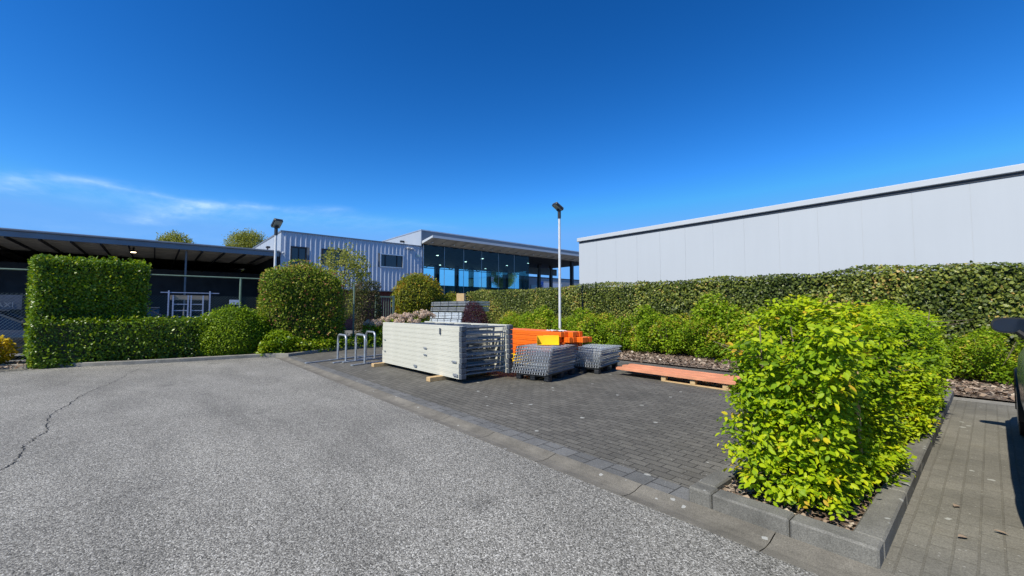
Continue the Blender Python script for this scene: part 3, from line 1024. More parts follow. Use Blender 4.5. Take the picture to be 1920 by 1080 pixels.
# ------------------------------------------------------------------ far low building seen past the hall
O4 = (-43, 50, 0)
fb = thing('low_building', 'low grey building far behind the hall with signs on its wall', 'building', O4)
MB().box(-52, -43, 36, 66, 0, 6.1).build('wall', M['pale_far'], fb, O4)
MB().box(-52.1, -42.95, 35.95, 66.1, 6.1, 6.22).build('roof_edge', M['steel_dark'], fb, O4)
sg = MB().box(-42.98, -42.9, 42.0, 43.2, 3.6, 5.6).build('sign_panel', M['sign_blue'], fb, O4)
mb = MB()
for c, r0, a0, a1 in (((42.7, 4.25), .32, -200, 40), ((42.6, 4.9), .26, -60, 150)):
    pts = [(-42.87, c[0] + r0 * math.cos(R(a)), c[1] + r0 * math.sin(R(a))) for a in np.linspace(a0, a1, 12)]
    mb.tube(pts, .05, 6)
mb.build('emblem', M['sign_white'], sg, O4)
sg = MB().box(-42.98, -42.9, 43.2, 47.2, 3.6, 5.4).build('sign_panel', M['sign_white'], fb, O4)
MB().box(-42.98, -42.9, 40.7, 42.0, 3.5, 5.0).build('sign_panel', M['sign_green'], fb, O4)

# ------------------------------------------------------------------ trees far behind the shed
def tree(name, label, loc, h, rx, rz, mat, n, seed, leaf=.22, trunk=.22, group=None, gap=.35, limbs=9):
    r_ = thing(name, label, 'tree', loc, 0, group)
    g = random.Random(seed)
    cz = h - rz
    mb = MB()
    mb.tube([(0, 0, 0), (g.uniform(-.1, .1), g.uniform(-.1, .1), cz * .5), (0, 0, cz + rz * .3)], trunk, 10, r2=trunk * .45)
    tips = []
    for k in range(limbs):
        a = k * 2.4 + g.uniform(-.4, .4)
        z0 = cz - rz * .75 + g.uniform(0, rz * .9)
        rr = rx * g.uniform(.55, .92)
        tip = (math.cos(a) * rr, math.sin(a) * rr, min(h - .2, z0 + rr * g.uniform(.5, .9)))
        mb.tube([(0, 0, z0), (tip[0] * .45, tip[1] * .45, z0 + (tip[2] - z0) * .4), tip], trunk * .35, 6, r2=trunk * .08)
        tips.append(tip)
    mb.build('trunk', M['bark'], r_)
    gg = np.random.default_rng(seed)
    m_ = n // 14
    U = unit(gg.normal(size=(m_, 3))) * (gg.uniform(.25, 1, (m_, 1)) ** .5)
    keep = lumps(U * 3, seed, 2.2, .5) < gap
    U = U[keep]
    C = U * np.array([rx, rx, rz]) + np.array([0, 0, cz])
    P = (C[:, None, :] + gg.normal(size=(len(C), 14, 3)) * rx * .085).reshape(-1, 3)
    k = len(P)
    leaf_obj('crown', mat, P, gg.normal(size=(k, 3)) + np.array([0, -.3, .6]), gg.normal(size=(k, 3)), leaf * gg.uniform(.6, 1.3, k), np.clip(.5 + gg.normal(size=k) * .25, 0, 1), LEAF_KITE, r_)
    return r_


tree('tree', 'smaller round pale green treetop over the shed roof, farther left', (-60, 1.45, 0), 10.2, 2.0, 2.4, M['spring'], 22000, 11, .15, group='trees behind the shed')
tree('tree', 'broader yellow green treetop over the shed roof, beside the office block', (-60, 8.55, 0), 11.3, 2.6, 3.0, M['spring'], 30000, 23, .15, group='trees behind the shed')
tree('young_tree', 'thin young tree with sparse spring leaves before the ribbed office wall', (-22, 7.45, 0), 5.0, 1.35, 2.0, M['spring'], 6000, 31, .11, .06, gap=.35, limbs=14)

# ------------------------------------------------------------------ chain-link fence and what stands behind it
fe = thing('chain_link_fence', 'green chain link fence with a thin top rail behind the hedges', 'fence', (-17.4, 0, 0))
FXX = -17.4
MB().tube([(FXX, -14, 2.56), (FXX, 6.3, 2.62)], .022, 8).build('top_rail', M['green_post'], fe, (-17.4, 0, 0))
for yy in (2.29, -.7, -3.7, -6.7, -9.7, 5.1, 6.3):
    MB().tube([(FXX, yy, 0), (FXX, yy, 2.6)], .035, 8).build('post', M['green_post'], fe, (-17.4, 0, 0))
mb = MB()
Hh = 1.95
for sgn in (1, -1):
    y = -14.0
    while y < 6.3:
        y0, z0, y1, z1 = y, .05, y + sgn * (Hh - .05), Hh
        if y1 > 6.3: z1 -= (y1 - 6.3); y1 = 6.3
        if y1 < -14: z1 -= (-14 - y1); y1 = -14
        if z1 > z0 + .05:
            mb.tube([(FXX + .012 * sgn, y0, z0), (FXX + .012 * sgn, y1, z1)], .0022 if sgn > 0 else .0012, 3, cap=False)
        y += .085
mb.build('wire_mesh', M['wire'], fe, (-17.4, 0, 0))

# steel gate with upright bars, in line with the fence
gt = thing('bar_gate', 'green steel gate with upright bars beside the round bush', 'gate', (-20, 8.9, 0))
mb = MB()
for yy in (8.35, 9.25):
    mb.box(-20.04, -19.96, yy - .05, yy + .05, 0, 2.2 if yy > 9 else 2.25)
for z in (.15, 2.1):
    mb.box(-20.03, -19.97, 8.4, 9.2, z, z + .07)
mb.build('frame', M['green_post'], gt, (-20, 8.9, 0))
mb = MB()
for k in range(6):
    yy = 8.5 + k * .12
    mb.tube([(-20, yy, .22), (-20, yy, 2.1)], .014, 6)
mb.build('bars', M['green_post'], gt, (-20, 8.9, 0))

# shelf rack with two bays of panels
rk = thing('storage_rack', 'pale blue steel rack with cross rails standing under the shed roof edge', 'storage rack', (-27, 1.4, 0))
o5 = (-27, 1.4, 0)
for yy in (.52, .70, 1.30, 1.42, 1.92, 2.2):
    MB().box(-27.03, -26.97, yy - .03, yy + .03, 0, 2.45 if yy in (.52, 2.2) else 2.22).build('upright', M['shelf_white'], rk, o5)
mb = MB()
for z in (1.1, 1.42, 1.74):
    mb.box(-27.02, -26.985, .73, 1.27, z, z + .04); mb.box(-27.02, -26.985, 1.45, 1.89, z, z + .04)
mb.box(-27.02, -26.985, .2, 2.6, 2.33, 2.37)
mb.build('rails', M['shelf_white'], rk, o5)
MB().box(-27.3, -27.06, .6, 2.15, 1.98, 2.22).build('board', M['shelf_board'], rk, o5)
sg = thing('notice_sign', 'small pale rectangular sign hanging beside the fence post', 'sign', (-27, 3.3, 0))
MB().box(-27.0, -26.96, 3.06, 3.55, 1.76, 2.02).build('panel', M['sign_white'], sg, (-27, 3.3, 0))
MB().tube([(-27.02, 3.3, 0), (-27.02, 3.3, 2.0)], .025, 8).build('post', M['steel_dark'], sg, (-27, 3.3, 0))
bn = thing('banner', 'grey banner with big pale letters above the dark parked car', 'banner', (-24.3, -4.6, 0))
ob = (-24.3, -4.6, 0)
MB().box(-24.3, -24.27, -5.6, -3.85, 1.5, 2.05).build('cloth', M['banner'], bn, ob)
for yy in (-5.6, -3.85):
    MB().tube([(-24.33, yy, 0), (-24.33, yy, 2.1)], .025, 8).build('post', M['steel_dark'], bn, ob)


def text_mesh(name, s, size, mat, parent, M4):
    c = D.curves.new(name, 'FONT')
    c.body = s
    c.size = size
    c.extrude = .004
    o = D.objects.new(name, c)
    COL.objects.link(o)
    dg = bpy.context.evaluated_depsgraph_get()
    me = D.meshes.new_from_object(o.evaluated_get(dg))
    D.objects.remove(o)
    me.name = name
    me.materials.clear()
    me.materials.append(mat)
    me.transform(M4)
    o = D.objects.new(name, me)
    COL.objects.link(o)
    o.parent = parent
    return o


# letters read along +Y, facing +X
text_mesh('letters', 'AXI', .27, M['letter_dim'], bn, Matrix.Translation((.04, .12, 1.58)) @ Matrix(((0, 0, 1, 0), (1, 0, 0, 0), (0, 1, 0, 0), (0, 0, 0, 1))))


# ------------------------------------------------------------------ cars (built in place along +y, nose at +y)
def car(name, label, loc, rz, paint, L=4.9, Wd=1.88, Ht=1.75, mirrors=True, suv=True):
    r_ = thing(name, label, 'car', loc, rz)
    hw = Wd / 2
    belt = 1.12 if suv else .93
    # side outline stations: y, bottom z, belt z, width factor
    st = [(-L / 2, .42, belt - .28, .84), (-L / 2 + .12, .30, belt - .06, .93), (-L / 2 + .6, .25, belt + .02, .985), (-L / 2 + 1.4, .24, belt + .02, 1.0), (0, .24, belt, 1.0),
          (L / 2 - 1.5, .24, belt - .03, 1.0), (L / 2 - 1.1, .25, belt - .07, .99), (L / 2 - .5, .27, belt - .17, .94), (L / 2 - .12, .32, belt - .33, .82), (L / 2, .42, belt - .5, .66)]
    mb = MB()
    rings = []
    for y, zb, zt, wf in st:
        wv = hw * wf
        ring = [(wv * .80, zb), (wv * .955, zb + .06), (wv * .985, zb + (zt - zb) * .3), (wv, zb + (zt - zb) * .62), (wv * .985, zb + (zt - zb) * .86), (wv * .93, zt), (wv * .5, zt + .035)]
        full = [(x, y, z) for x, z in ring] + [(-x, y, z) for x, z in reversed(ring)]
        i = len(mb.v); mb.v += full; rings.append((i, len(full)))
    for (a, n), (b, _) in zip(rings, rings[1:]):
        for j in range(n):
            mb.f.append((a + j, b + j, b + (j + 1) % n, a + (j + 1) % n))
    mb.f.append(tuple(range(rings[0][0], rings[0][0] + rings[0][1])))
    mb.f.append(tuple(reversed(range(rings[-1][0], rings[-1][0] + rings[-1][1]))))
    mb.build('body', paint, r_, smooth=True)
    # cabin
    cab = [(-L / 2 + .16, belt + .0, .86), (-L / 2 + .55, Ht - .10, .72), (-L / 2 + 1.3, Ht, .70), (.1, Ht, .70), (L / 2 - 2.1, Ht - .10, .715), (L / 2 - 1.15, belt - .05, .88)]
    up = [(y, z, wf) for y, z, wf in cab]
    n = len(up)
    for s in (1, -1):
        mb = MB()
        base = [(s * hw * .925, y, belt - .02) for y, z, wf in up]
        top = [(s * hw * wf, y, z) for y, z, wf in up]
        for k in range(n - 1):
            q = [base[k], base[k + 1], top[k + 1], top[k]]
            mb.quad(*(q if s > 0 else reversed(q)))
        mb.build('side_glass', M['car_glass'], r_)
    for k, nm in ((0, 'rear_window'), (n - 2, 'windscreen')):
        a, b = up[k], up[k + 1]
        MB().quad((hw * a[2], a[0], a[1]), (hw * b[2], b[0], b[1]), (-hw * b[2], b[0], b[1]), (-hw * a[2], a[0], a[1])).build(nm, M['car_glass'], r_)
    mb = MB()
    for k in range(1, n - 2):
        a, b = up[k], up[k + 1]
        mb.quad((hw * a[2], a[0], a[1] + .015), (hw * b[2], b[0], b[1] + .015), (-hw * b[2], b[0], b[1] + .015), (-hw * a[2], a[0], a[1] + .015))
    for s in (1, -1):
        mb.tube([(s * hw * wf * 1.005, y, z) for y, z, wf in up], .035, 6)
        for yy, ztop in ((-.35, Ht), (-L / 2 + 1.2, Ht - .02)):
            mb.tube([(s * hw * .93, yy - .03, belt - .02), (s * hw * .71, yy, ztop)], .035, 6)
    mb.build('roof', paint, r_)
    MB().box(-hw * .95, hw * .95, -L / 2 + .5, L / 2 - .5, .19, .34).build('sill', paint, r_)
    for y in (-L / 2 + .95, L / 2 - .92):
        for s in (1, -1):
            wv = empty('wheel', (s * (hw - .11), y, .34)); wv.parent = r_
            MB().tube([(-.105, 0, 0), (-.09, 0, 0), (.09, 0, 0), (.105, 0, 0)], .335, 24).build('tyre', M['rubber'], wv, smooth=True)
            MB().tube([(s * .098, 0, 0), (s * .112, 0, 0)], .22, 20).build('rim', M['rim'], wv, smooth=True)
            mb = MB()                                   # dark arch lip
            pts = [(s * (hw - .035), y + math.cos(a) * .42, .34 + math.sin(a) * .42) for a in np.linspace(-.25, math.pi + .25, 16)]
            mb.tube(pts, .045, 6); mb.build('wheel_arch', M['car_trim'], r_, smooth=True)
    for s in (1, -1):
        MB().box(s * hw * .50, s * hw * .80, L / 2 - .22, L / 2 - .06, belt - .42, belt - .28, c=.03).build('headlight', M['headlight'], r_)
        MB().box(s * hw * .60, s * hw * .86, -L / 2 - .01, -L / 2 + .12, belt - .25, belt - .02, c=.03).build('tail_light', plain('tail_light_red', (.30, .01, .01), .2), r_)
        if mirrors:
            my, mz = L / 2 - 1.55, belt + .19
            mm = MB().tube([(s * hw * .90, my, mz - .14), (s * (hw - .02), my, mz - .06)], .035, 8)
            # rounded shell
            cx = s * (hw + .015)
            bm = bmesh.new(); bmesh.ops.create_uvsphere(bm, u_segments=20, v_segments=12, radius=1)
            for q in bm.verts:
                x_, y_, z_ = q.co
                f_ = lambda t_: math.copysign(abs(t_) ** .72, t_)
                q.co = (cx + f_(x_) * .155, my + max(-.02, f_(y_) * .10), mz + f_(z_) * .088)
            i = len(mm.v); bm.verts.index_update()
            mm.v += [tuple(q.co) for q in bm.verts]; mm.f += [tuple(i + q.index for q in f.verts) for f in bm.faces]; bm.free()
            sh_ = mm.build('wing_mirror', M['car_trim'], r_, smooth=True)
            pts = []
            for k in range(24):
                a = 2 * math.pi * k / 24
                ca, sa = math.cos(a), math.sin(a)
                pts.append((cx + math.copysign(abs(ca) ** .72, ca) * .138, my - .024, mz + math.copysign(abs(sa) ** .72, sa) * .073))
            MB().quad(*pts).build('mirror_glass', M['mirror'], sh_)
    return r_


c1 = car('parked_car', 'grey green car with black wing mirror parked in the right bay', (1.135, 6.1, .012), R(0), M['paint_car'], 5.3, 1.95, 1.85)
c2 = car('parked_car', 'dark car behind the fence, left of the tall square hedge', (-20.5, -3.7, -.05), R(0), M['paint_dark'], 4.4, 1.8, 1.5, suv=False)
c3 = car('parked_car', 'dark car behind the fence between the square hedge and the rack', (-22.6, .05, -.05), R(0), M['paint_dark'], 3.9, 1.8, 1.6, suv=False)


# ------------------------------------------------------------------ lamp posts
def lamp_post(label, loc, h, yaw, tilt):
    r_ = thing('lamp_post', label, 'lamp post', loc, 0, 'lamp posts of the car park')
    MB().tube([(0, 0, 0), (0, 0, 1.0), (0, 0, h - .62)], .062, 14, r2=.046).build('pole', M['pole'], r_, smooth=True)
    MB().tube([(0, 0, h - .62), (0, 0, h - .28)], .066, 12).build('sleeve', M['black_plastic'], r_, smooth=True)
    b = empty('lamp_head', (0, 0, h - .22), yaw); b.parent = r_
    ca, sa = math.cos(tilt), math.sin(tilt)
    mb = MB().box(-.17, .17, -.12, .30, -.045, .055, c=.025)
    mb.box(-.05, .05, -.06, .06, -.12, -.045)
    mb.v = [(x, y * ca - z * sa, y * sa + z * ca) for x, y, z in mb.v]
    mb.build('housing', M['black_plastic'], b)
    mb = MB().box(-.145, .145, -.08, .275, -.052, -.047)
    mb.v = [(x, y * ca - z * sa, y * sa + z * ca) for x, y, z in mb.v]
    mb.build('lens', M['lens'], b)
    mb = MB().box(-.175, .175, -.10, .305, .056, .066, c=.004)
    mb.v = [(x, y * ca - z * sa, y * sa + z * ca) for x, y, z in mb.v]
    mb.build('cover', M['alu'], b)
    return r_


lamp_post('tall steel lamp post rising from the bright shrubs before the ivy', (-11.3, 12.3, .05), 5.75, R(165), R(34))
lamp_post('steel lamp post standing behind the tall column hedge by the shed', (-19.0, 3.66, 0), 5.15, R(-75), R(42))


# ------------------------------------------------------------------ foliage: hedges and shrubs
def hedge(name, label, cat, mat, sdf, lo, hi, n, size, depth, seed, loc, core=.22, group=None, core_step=.16, shoots=0, **kw):
    r_ = thing(name, label, cat, loc, 0, group)
    scatter('foliage', mat, sdf, lo, hi, n, size, depth, seed, parent=r_, origin=loc, **kw)
    if shoots:
        ex = lambda P: sdf(P) - .055
        P, Nn = shell(ex, np.array(lo) - .1, np.array(hi) + .12, shoots, .075, seed + 7, .03, 6.0, .25)
        gq = np.random.default_rng(seed + 8)
        k = len(P)
        leaf_obj('shoots', mat, P, gq.normal(size=(k, 3)) + Nn * .3 + np.array([0, -.2, .3]), Nn + np.array([0, 0, .9]) + gq.normal(size=(k, 3)) * .5, size * gq.uniform(.9, 1.7, k), np.clip(.72 + gq.normal(size=k) * .2, 0, 1), LEAF_KITE, r_, loc)
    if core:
        lump_core('shade_core', M['core_dark'], sdf, lo, hi, core, r_, loc, core_step)
    return r_


M['core_dark'] = plain('inner_shade', (.035, .045, .018), .9, 0, .5, 22, .8, 25)  # dark colour standing in for the shaded inside of the hedges

# ivy hedge along the back
iv = thing('ivy_hedge', 'long dark ivy covered hedge in front of the white warehouse', 'hedge', (-8, 14, 0))
sd = sdf_box((-8.5, 14.4, 1.2), (12.0, .42, 1.36), .12)
kp = lambda P: (P[:, 1] < 14.62) & (np.abs(P[:, 0] + 11.52) > .05 + .03 * np.sin(P[:, 2] * 9))
near = lambda P: kp(P) & (P[:, 0] > -9)
far = lambda P: kp(P) & (P[:, 0] <= -9)
scatter('foliage', M['ivy'], sd, (-9, 13.8, 0), (3.6, 15, 2.75), 44000, .066, .24, 41, .05, 2.5, .9, .45, .55, LEAF_IVY, .42, .24, .2, iv, (-8, 14, 0), near)
scatter('foliage', M['ivy'], sd, (-20.6, 13.85, 0), (-9, 15, 2.75), 34000, .070, .22, 42, .05, 2.5, .9, .45, .55, LEAF_KITE, .50, .24, .2, iv, (-8, 14, 0), far)
MB().box(-20.35, 3.35, 14.2, 14.68, 0, 2.42).build('shade_core', M['core_dark'], iv, (-8, 14, 0))  # solid dark core added behind the ivy leaves to block see-through
MB().box(-11.56, -11.48, 13.98, 14.06, 0, 2.5).build('post', M['steel_dark'], iv, (-8, 14, 0))

# foreground beech hedge built of sprays
bh = thing('beech_hedge', 'bright yellow green beech hedge in the kerbed planter', 'hedge', (-1.0, 6.6, .07))
sd_b = sdf_box((-1.0, 6.62, .755), (.385, 3.26, .65), .12)
bl = (-1.8, 3.0, .1); bhh = (-.1, 10.4, 1.95)
fld = lambda P: sd_b(P) + lumps(P, 77, 3.9, .115)
C, CN = shell(sd_b, bl, bhh, 13500, .30, 77, .115, 3.9, .16, power=1.5)
g = np.random.default_rng(5)
# taller shoots poking out of the top
k = 90
ex = np.stack([g.uniform(-1.36, -.68, k), g.uniform(3.5, 9.8, k), g.uniform(1.34, 1.56, k)], 1)
C = np.vstack([C, ex]); CN = np.vstack([CN, np.tile([0, 0, 1.], (k, 1))])
tier = lumps(C * np.array([2.0, 2.0, 7.5]), 31, 1.0, .55) + lumps(C, 32, 3.0, .35)
kt = tier > -.30 + .22 * g.uniform(-1, 1, len(C))
C, CN = C[kt], CN[kt]
n = len(C); per = 8
dirn = unit(CN * np.array([1, 1, .45]) + g.normal(size=(n, 3)) * .45 + np.array([0, 0, .12]))
Ls = g.uniform(.10, .24, n)
tt = (np.arange(per) + .5) / per
side = np.where(np.arange(per) % 2 == 0, 1.0, -1.0)
upv = unit(np.array([0, -.25, 1.0]) + CN * .35 + g.normal(size=(n, 3)) * .28)
lat = unit(np.cross(dirn, upv))
P = C[:, None, :] + dirn[:, None, :] * ((tt[None, :, None] - .55) * Ls[:, None, None]) + lat[:, None, :] * side[None, :, None] * .008
P[:, :, 2] -= (tt ** 2 * .03)[None, :]
T = dirn[:, None, :] * .75 + lat[:, None, :] * side[None, :, None] * .8 + g.normal(size=(n, per, 3)) * .22 - np.array([0, 0, .22])
N = upv[:, None, :] + g.normal(size=(n, per, 3)) * .36
P = P.reshape(-1, 3); T = T.reshape(-1, 3); N = N.reshape(-1, 3)
S = g.uniform(.030, .064, len(P))
ctint = np.clip(.40 + g.normal(size=n) * .15 + CN[:, 2] * .12 + lumps(C, 9, 2.5, .12), .03, .92)
ctint = np.where(g.uniform(size=n) < .02, .97, ctint)
tint = np.clip(np.repeat(ctint, per) + g.normal(size=len(P)) * .10, 0, 1)
ok = (P[:, 2] > .10)
leaf_obj('foliage', M['beech'], P[ok], N[ok], T[ok], S[ok], tint[ok], LEAF_OVAL, bh, (-1.0, 6.6, .07))
mb = MB()
rr = random.Random(3)
for k in range(30):
    x0, y0 = rr.uniform(-1.3, -.7), 3.6 + k * .21 + rr.uniform(-.08, .08)
    x1, y1 = x0 + rr.uniform(-.2, .2), y0 + rr.uniform(-.2, .2)
    top = rr.uniform(1.15, 1.5)
    mb.tube([(x0, y0, .05), (x0 * .6 + x1 * .4, y0 * .6 + y1 * .4, top * .5), (x1, y1, top)], .013, 6, r2=.005)
    for q in range(9):
        z = rr.uniform(.2, top - .1); f = z / top
        bx, by = x0 + (x1 - x0) * f, y0 + (y1 - y0) * f
        a = rr.uniform(0, 6.28); l = rr.uniform(.15, .42)
        mb.tube([(bx, by, z), (bx + math.cos(a) * l, by + math.sin(a) * l, z + rr.uniform(0, .15))], .005, 4, cap=False, r2=.002)
mb.build('stems', M['twig'], bh, (-1.0, 6.6, .07))
for yy in (4.3, 5.9):
    MB().tube([(-.72, yy, .05), (-.74, yy + .05, 1.25)], .014, 6).build('stake', M['timber'], bh, (-1.0, 6.6, .07))

# bright shrubs in the bark bed: three plants, then copies
protos = []
for s in range(3):
    r_ = thing('bed_shrub', 'x', 'shrub', (0, 0, 0), 0, 'bright green shrubs before the ivy hedge')
    e = sdf_ell((0, 0, .58), (.62, .62, .62))
    scatter('foliage', M['shrub'], e, (-1, -1, .08), (1, 1, 1.4), 3800, .070, .42, 60 + s, .17, 4.6, .45, .8, .6, LEAF_KITE, .5, .24, .3, r_, (0, 0, 0), None, .2, 1.2)
    mb = MB(); rr = random.Random(s)
    for k in range(9):
        a = rr.uniform(0, 6.28); l = rr.uniform(.2, .55)
        mb.tube([(math.cos(a) * .05, math.sin(a) * .05, 0), (math.cos(a) * l * .5, math.sin(a) * l * .5, .45), (math.cos(a) * l, math.sin(a) * l, rr.uniform(.8, 1.25))], .012, 5, r2=.004)
    mb.build('stems', M['twig'], r_)
    protos.append(r_)
spots = []
rr = random.Random(12)
for row, yy in enumerate((13.25, 12.55)):
    x = -15.3 if row == 0 else -14.4
    while x < 2.2:
        h = 1.0 if x < -8 else 1.1
        if row == 1: h *= .88
        if x > -1.2: h *= .72
        spots.append((x + rr.uniform(-.12, .12), yy + rr.uniform(-.15, .15), h * rr.uniform(.88, 1.14), rr.uniform(0, 6.28)))
        x += .95
used = [0, 0, 0]
for i, (x, y, sc, a) in enumerate(spots):
    p = i % 3
    o = protos[p] if not used[p] else copy_tree(protos[p])
    used[p] = 1
    o.location = (x, y, .05); o.rotation_euler = (0, 0, a); o.scale = (sc * 1.08, sc * 1.08, sc)
    row = 'back row' if y > 12.9 else 'front row'
    if x < -11.6: where = 'left of the lamp post'
    elif x < -8.2: where = 'between the lamp post and the wire decks'
    elif x < -1.5: where = 'behind the beam pallet and beech hedge'
    else: where = 'right of the beech hedge'
    o['label'] = 'bright green shrub, %s, %s' % (row, where)
# a taller shoot group among them
ts = thing('tall_shrub', 'taller pale green shrub standing out above the low shrubs near mid ivy', 'shrub', (-5.7, 13.2, .05))
scatter('foliage', M['shrub'], sdf_ell((-5.7, 13.2, 1.0), (.55, .5, .82)), (-6.6, 12.4, .1), (-4.9, 14, 2.1), 2400, .085, .4, 71, .12, 4, .45, .7, .6, LEAF_KITE, .5, .2, .15, ts, (-5.7, 13.2, .05))
ts = thing('tall_shrub', 'taller bright shrub left of the lamp post above the orange beams', 'shrub', (-13.0, 12.9, .05))
scatter('foliage', M['shrub'], sdf_ell((-13.0, 12.9, .85), (.65, .5, .72)), (-14, 12.2, .1), (-12, 13.7, 1.9), 2200, .085, .4, 72, .12, 4, .45, .7, .6, LEAF_KITE, .48, .2, .15, ts, (-13.0, 12.9, .05))

# clipped hedges on the left bed
sq = sdf_box((-16.78, -1.36, 1.41), (.68, 1.12, 1.46), .10, R(9))
SQ = hedge('square_hedge', 'tall square clipped hedge with bright left edge by the asphalt', 'hedge', M['privet'], sq, (-17.9, -3.1, 0), (-15.4, .4, 3.2), 52000, .058, .18, 81, (-16.35, -1.34, 0), .17,
      shoots=2600, lump=.028, freq=6.5, out=.95, up=.25, rnd=.5, tintmean=.5)
lw = sdf_box((-16.27, .25, .61), (.56, 2.62, .62), .12, R(1.5))
hedge('low_hedge', 'low dark clipped hedge between the square hedge and the round bush', 'hedge', M['privet'], lw, (-17.2, -3.0, 0), (-15.3, 3.1, 1.5), 36000, .055, .18, 82, (-15.95, .55, 0), .17,
      shoots=1300, lump=.035, freq=6.5, out=.95, up=.25, rnd=.5, tintmean=.45)
ba = sdf_ell((-16.2, 1.95, .56), (.85, 1.04, 1.03))
hedge('round_bush', 'rounded bright green clipped bush left of the column hedge', 'bush', M['yew'], ba, (-17.3, .7, 0), (-15.1, 3.2, 1.8), 30000, .045, .16, 83, (-15.95, 1.92, 0), .16,
      shoots=1600, lump=.03, freq=5, out=.8, up=.45, rnd=.55, tintmean=.55)
co = lambda P: np.minimum(sdf_box((-16.6, 4.15, 1.45), (.85, 1.36, 1.50), .6)(P), sdf_ell((-16.6, 4.1, 2.3), (.9, 1.1, .95))(P))
hedge('column_hedge', 'tall rounded column hedge with reddish shoot tips by the bike racks', 'hedge', M['column'], co, (-17.9, 2.5, 0), (-15.4, 5.8, 3.5), 42000, .056, .26, 84, (-16.6, 4.15, 0), .22,
      shoots=3200, lump=.06, freq=3.2, out=.6, up=.5, rnd=.75, tintmean=.45, clump=.22)
rb = sdf_ell((-20.5, 10.9, 2.05), (1.3, 1.38, 1.4))
rbc = lambda P: np.minimum(rb(P), sdf_ell((-20.5, 10.9, 1.1), (1.1, 1.15, 1.3))(P))
hedge('round_topiary', 'large round brownish green clipped bush before the office corner', 'bush', M['round'], rbc, (-22.3, 9.1, 0), (-18.8, 12.7, 3.8), 26000, .068, .28, 85, (-20.5, 10.9, 0), .24,
      shoots=1800, lump=.05, freq=3.2, out=.6, up=.5, rnd=.7, tintmean=.5, clump=.25)
hedge('far_shrub', 'small yellowish shrub beside the round bush under the glass front', 'shrub', M['round'], sdf_ell((-20.4, 12.9, 1.5), (.8, .9, 1.0)), (-22, 11.5, 0), (-19, 14.5, 2.8), 4500, .085, .35, 86, (-20.4, 12.9, 0), None,
      lump=.1, freq=3)
hedge('golden_shrub', 'golden yellow shrub at the left edge beside the square hedge', 'shrub', M['golden'], sdf_ell((-16.75, -3.45, .45), (.6, .75, .45)), (-17.8, -4.6, 0), (-15.8, -2.3, 1.2), 3800, .075, .3, 87, (-16.75, -3.45, 0), .28,
      lump=.08, freq=4, out=.5, up=.8)
hedge('dark_climber', 'dark brownish climbing shrub on the fence by the gate', 'shrub', M['climber'], sdf_box((-18.5, 7.32, 1.35), (.45, .52, 1.43), .3), (-19.4, 6.4, .1), (-17.7, 8.3, 3.1), 6500, .065, .3, 88, (-18.5, 7.32, 0), None,
      lump=.14, freq=3.5, out=.5, up=.4, rnd=.8, droop=.8)
hedge('purple_shrub', 'dark purple barberry shrub in front of the grey steel stack', 'shrub', M['purple'], sdf_ell((-14.55, 10.42, .84), (.74, .62, .92)), (-15.7, 9.5, .1), (-13.4, 11.3, 2.1), 14000, .038, .40, 89, (-14.55, 10.42, .05), None,
      lump=.10, freq=4.5, out=.5, up=.5, rnd=.9)
o = scatter('ground_cover', M['privet'], sdf_box((-16.0, 4.6, .15), (.75, 2.2, .32), .12, R(18)), (-17.2, 2.2, .06), (-14.9, 7.0, .7), 5200, .085, .25, 90, .12, 4, .5, .8, .6, LEAF_KITE, .72, .2, .2)
tag(o, 'leafy green ground cover along the bay kerb', 'ground cover', kind='stuff')
hedge('light_shrub', 'light green feathery shrub at the foot of the column hedge', 'shrub', M['yew'], sdf_ell((-15.45, 3.15, .35), (.42, .45, .5)), (-16, 2.5, .06), (-14.9, 3.9, 1.0), 2600, .07, .3, 91, (-15.45, 3.15, 0), None,
      lump=.08, freq=4, out=.4, up=.8, tintmean=.75)

# hydrangeas with dried heads
hp = [(-16.5, 6.8, 1.0), (-16.6, 7.3, 1.12), (-16.75, 7.85, 1.22), (-16.75, 8.35, 1.28), (-16.75, 8.85, 1.34), (-16.85, 9.3, 1.40), (-16.2, 7.7, 1.0), (-16.3, 8.4, 1.06)]
hl = ['leftmost hydrangea with dried pink heads beside the dark climber', 'hydrangea with dried pink heads in front of the gate bars', 'hydrangea with dried pink heads under the round topiary, left side',
      'hydrangea with dried pink heads right below the round topiary', 'hydrangea with dried heads between the topiary and the grey stack', 'tallest hydrangea with dried heads touching the grey steel stack',
      'low hydrangea in front, above the left end of the white frames', 'low hydrangea in front, nearest the grey steel stack']
for i, ((x, y, h), lb) in enumerate(zip(hp, hl)):
    r_ = thing('hydrangea', lb, 'hydrangea', (x, y, .07), 0, 'hydrangeas with dried heads')
    scatter('foliage', M['shrub'], sdf_ell((x, y, h * .46), (.45, .48, h * .5)), (x - .6, y - .6, .1), (x + .6, y + .6, h + .1), 800, .11, .35, 200 + i, .06, 4, .5, .7, .6, LEAF_KITE, .5, .2, .1, r_, (x, y, .07))
    g = np.random.default_rng(300 + i)
    for q in range(12):
        a = q * .55 + g.uniform(0, .4); rr_ = g.uniform(.05, .42)
        hx, hy, hz = math.cos(a) * rr_, math.sin(a) * rr_, h - .07 - rr_ * .3 + g.uniform(-.08, .06)
        if hx < -.3: continue
        k = 150
        U = unit(g.normal(size=(k, 3)))
        leaf_obj('flower_head', M['bloom'], U * .095 + np.array([hx, hy, hz - .0]), U + g.normal(size=(k, 3)) * .3, g.normal(size=(k, 3)), g.uniform(.03, .05, k), np.clip(g.normal(size=k) * .22 + .5, 0, 1), LEAF_KITE, r_)
    mb = MB()
    for q in range(6):
        a = q * 1.05
        mb.tube([(0, 0, 0), (math.cos(a) * .25, math.sin(a) * .25, h - .2)], .01, 5, cap=False)
    mb.build('stems', M['twig'], r_)

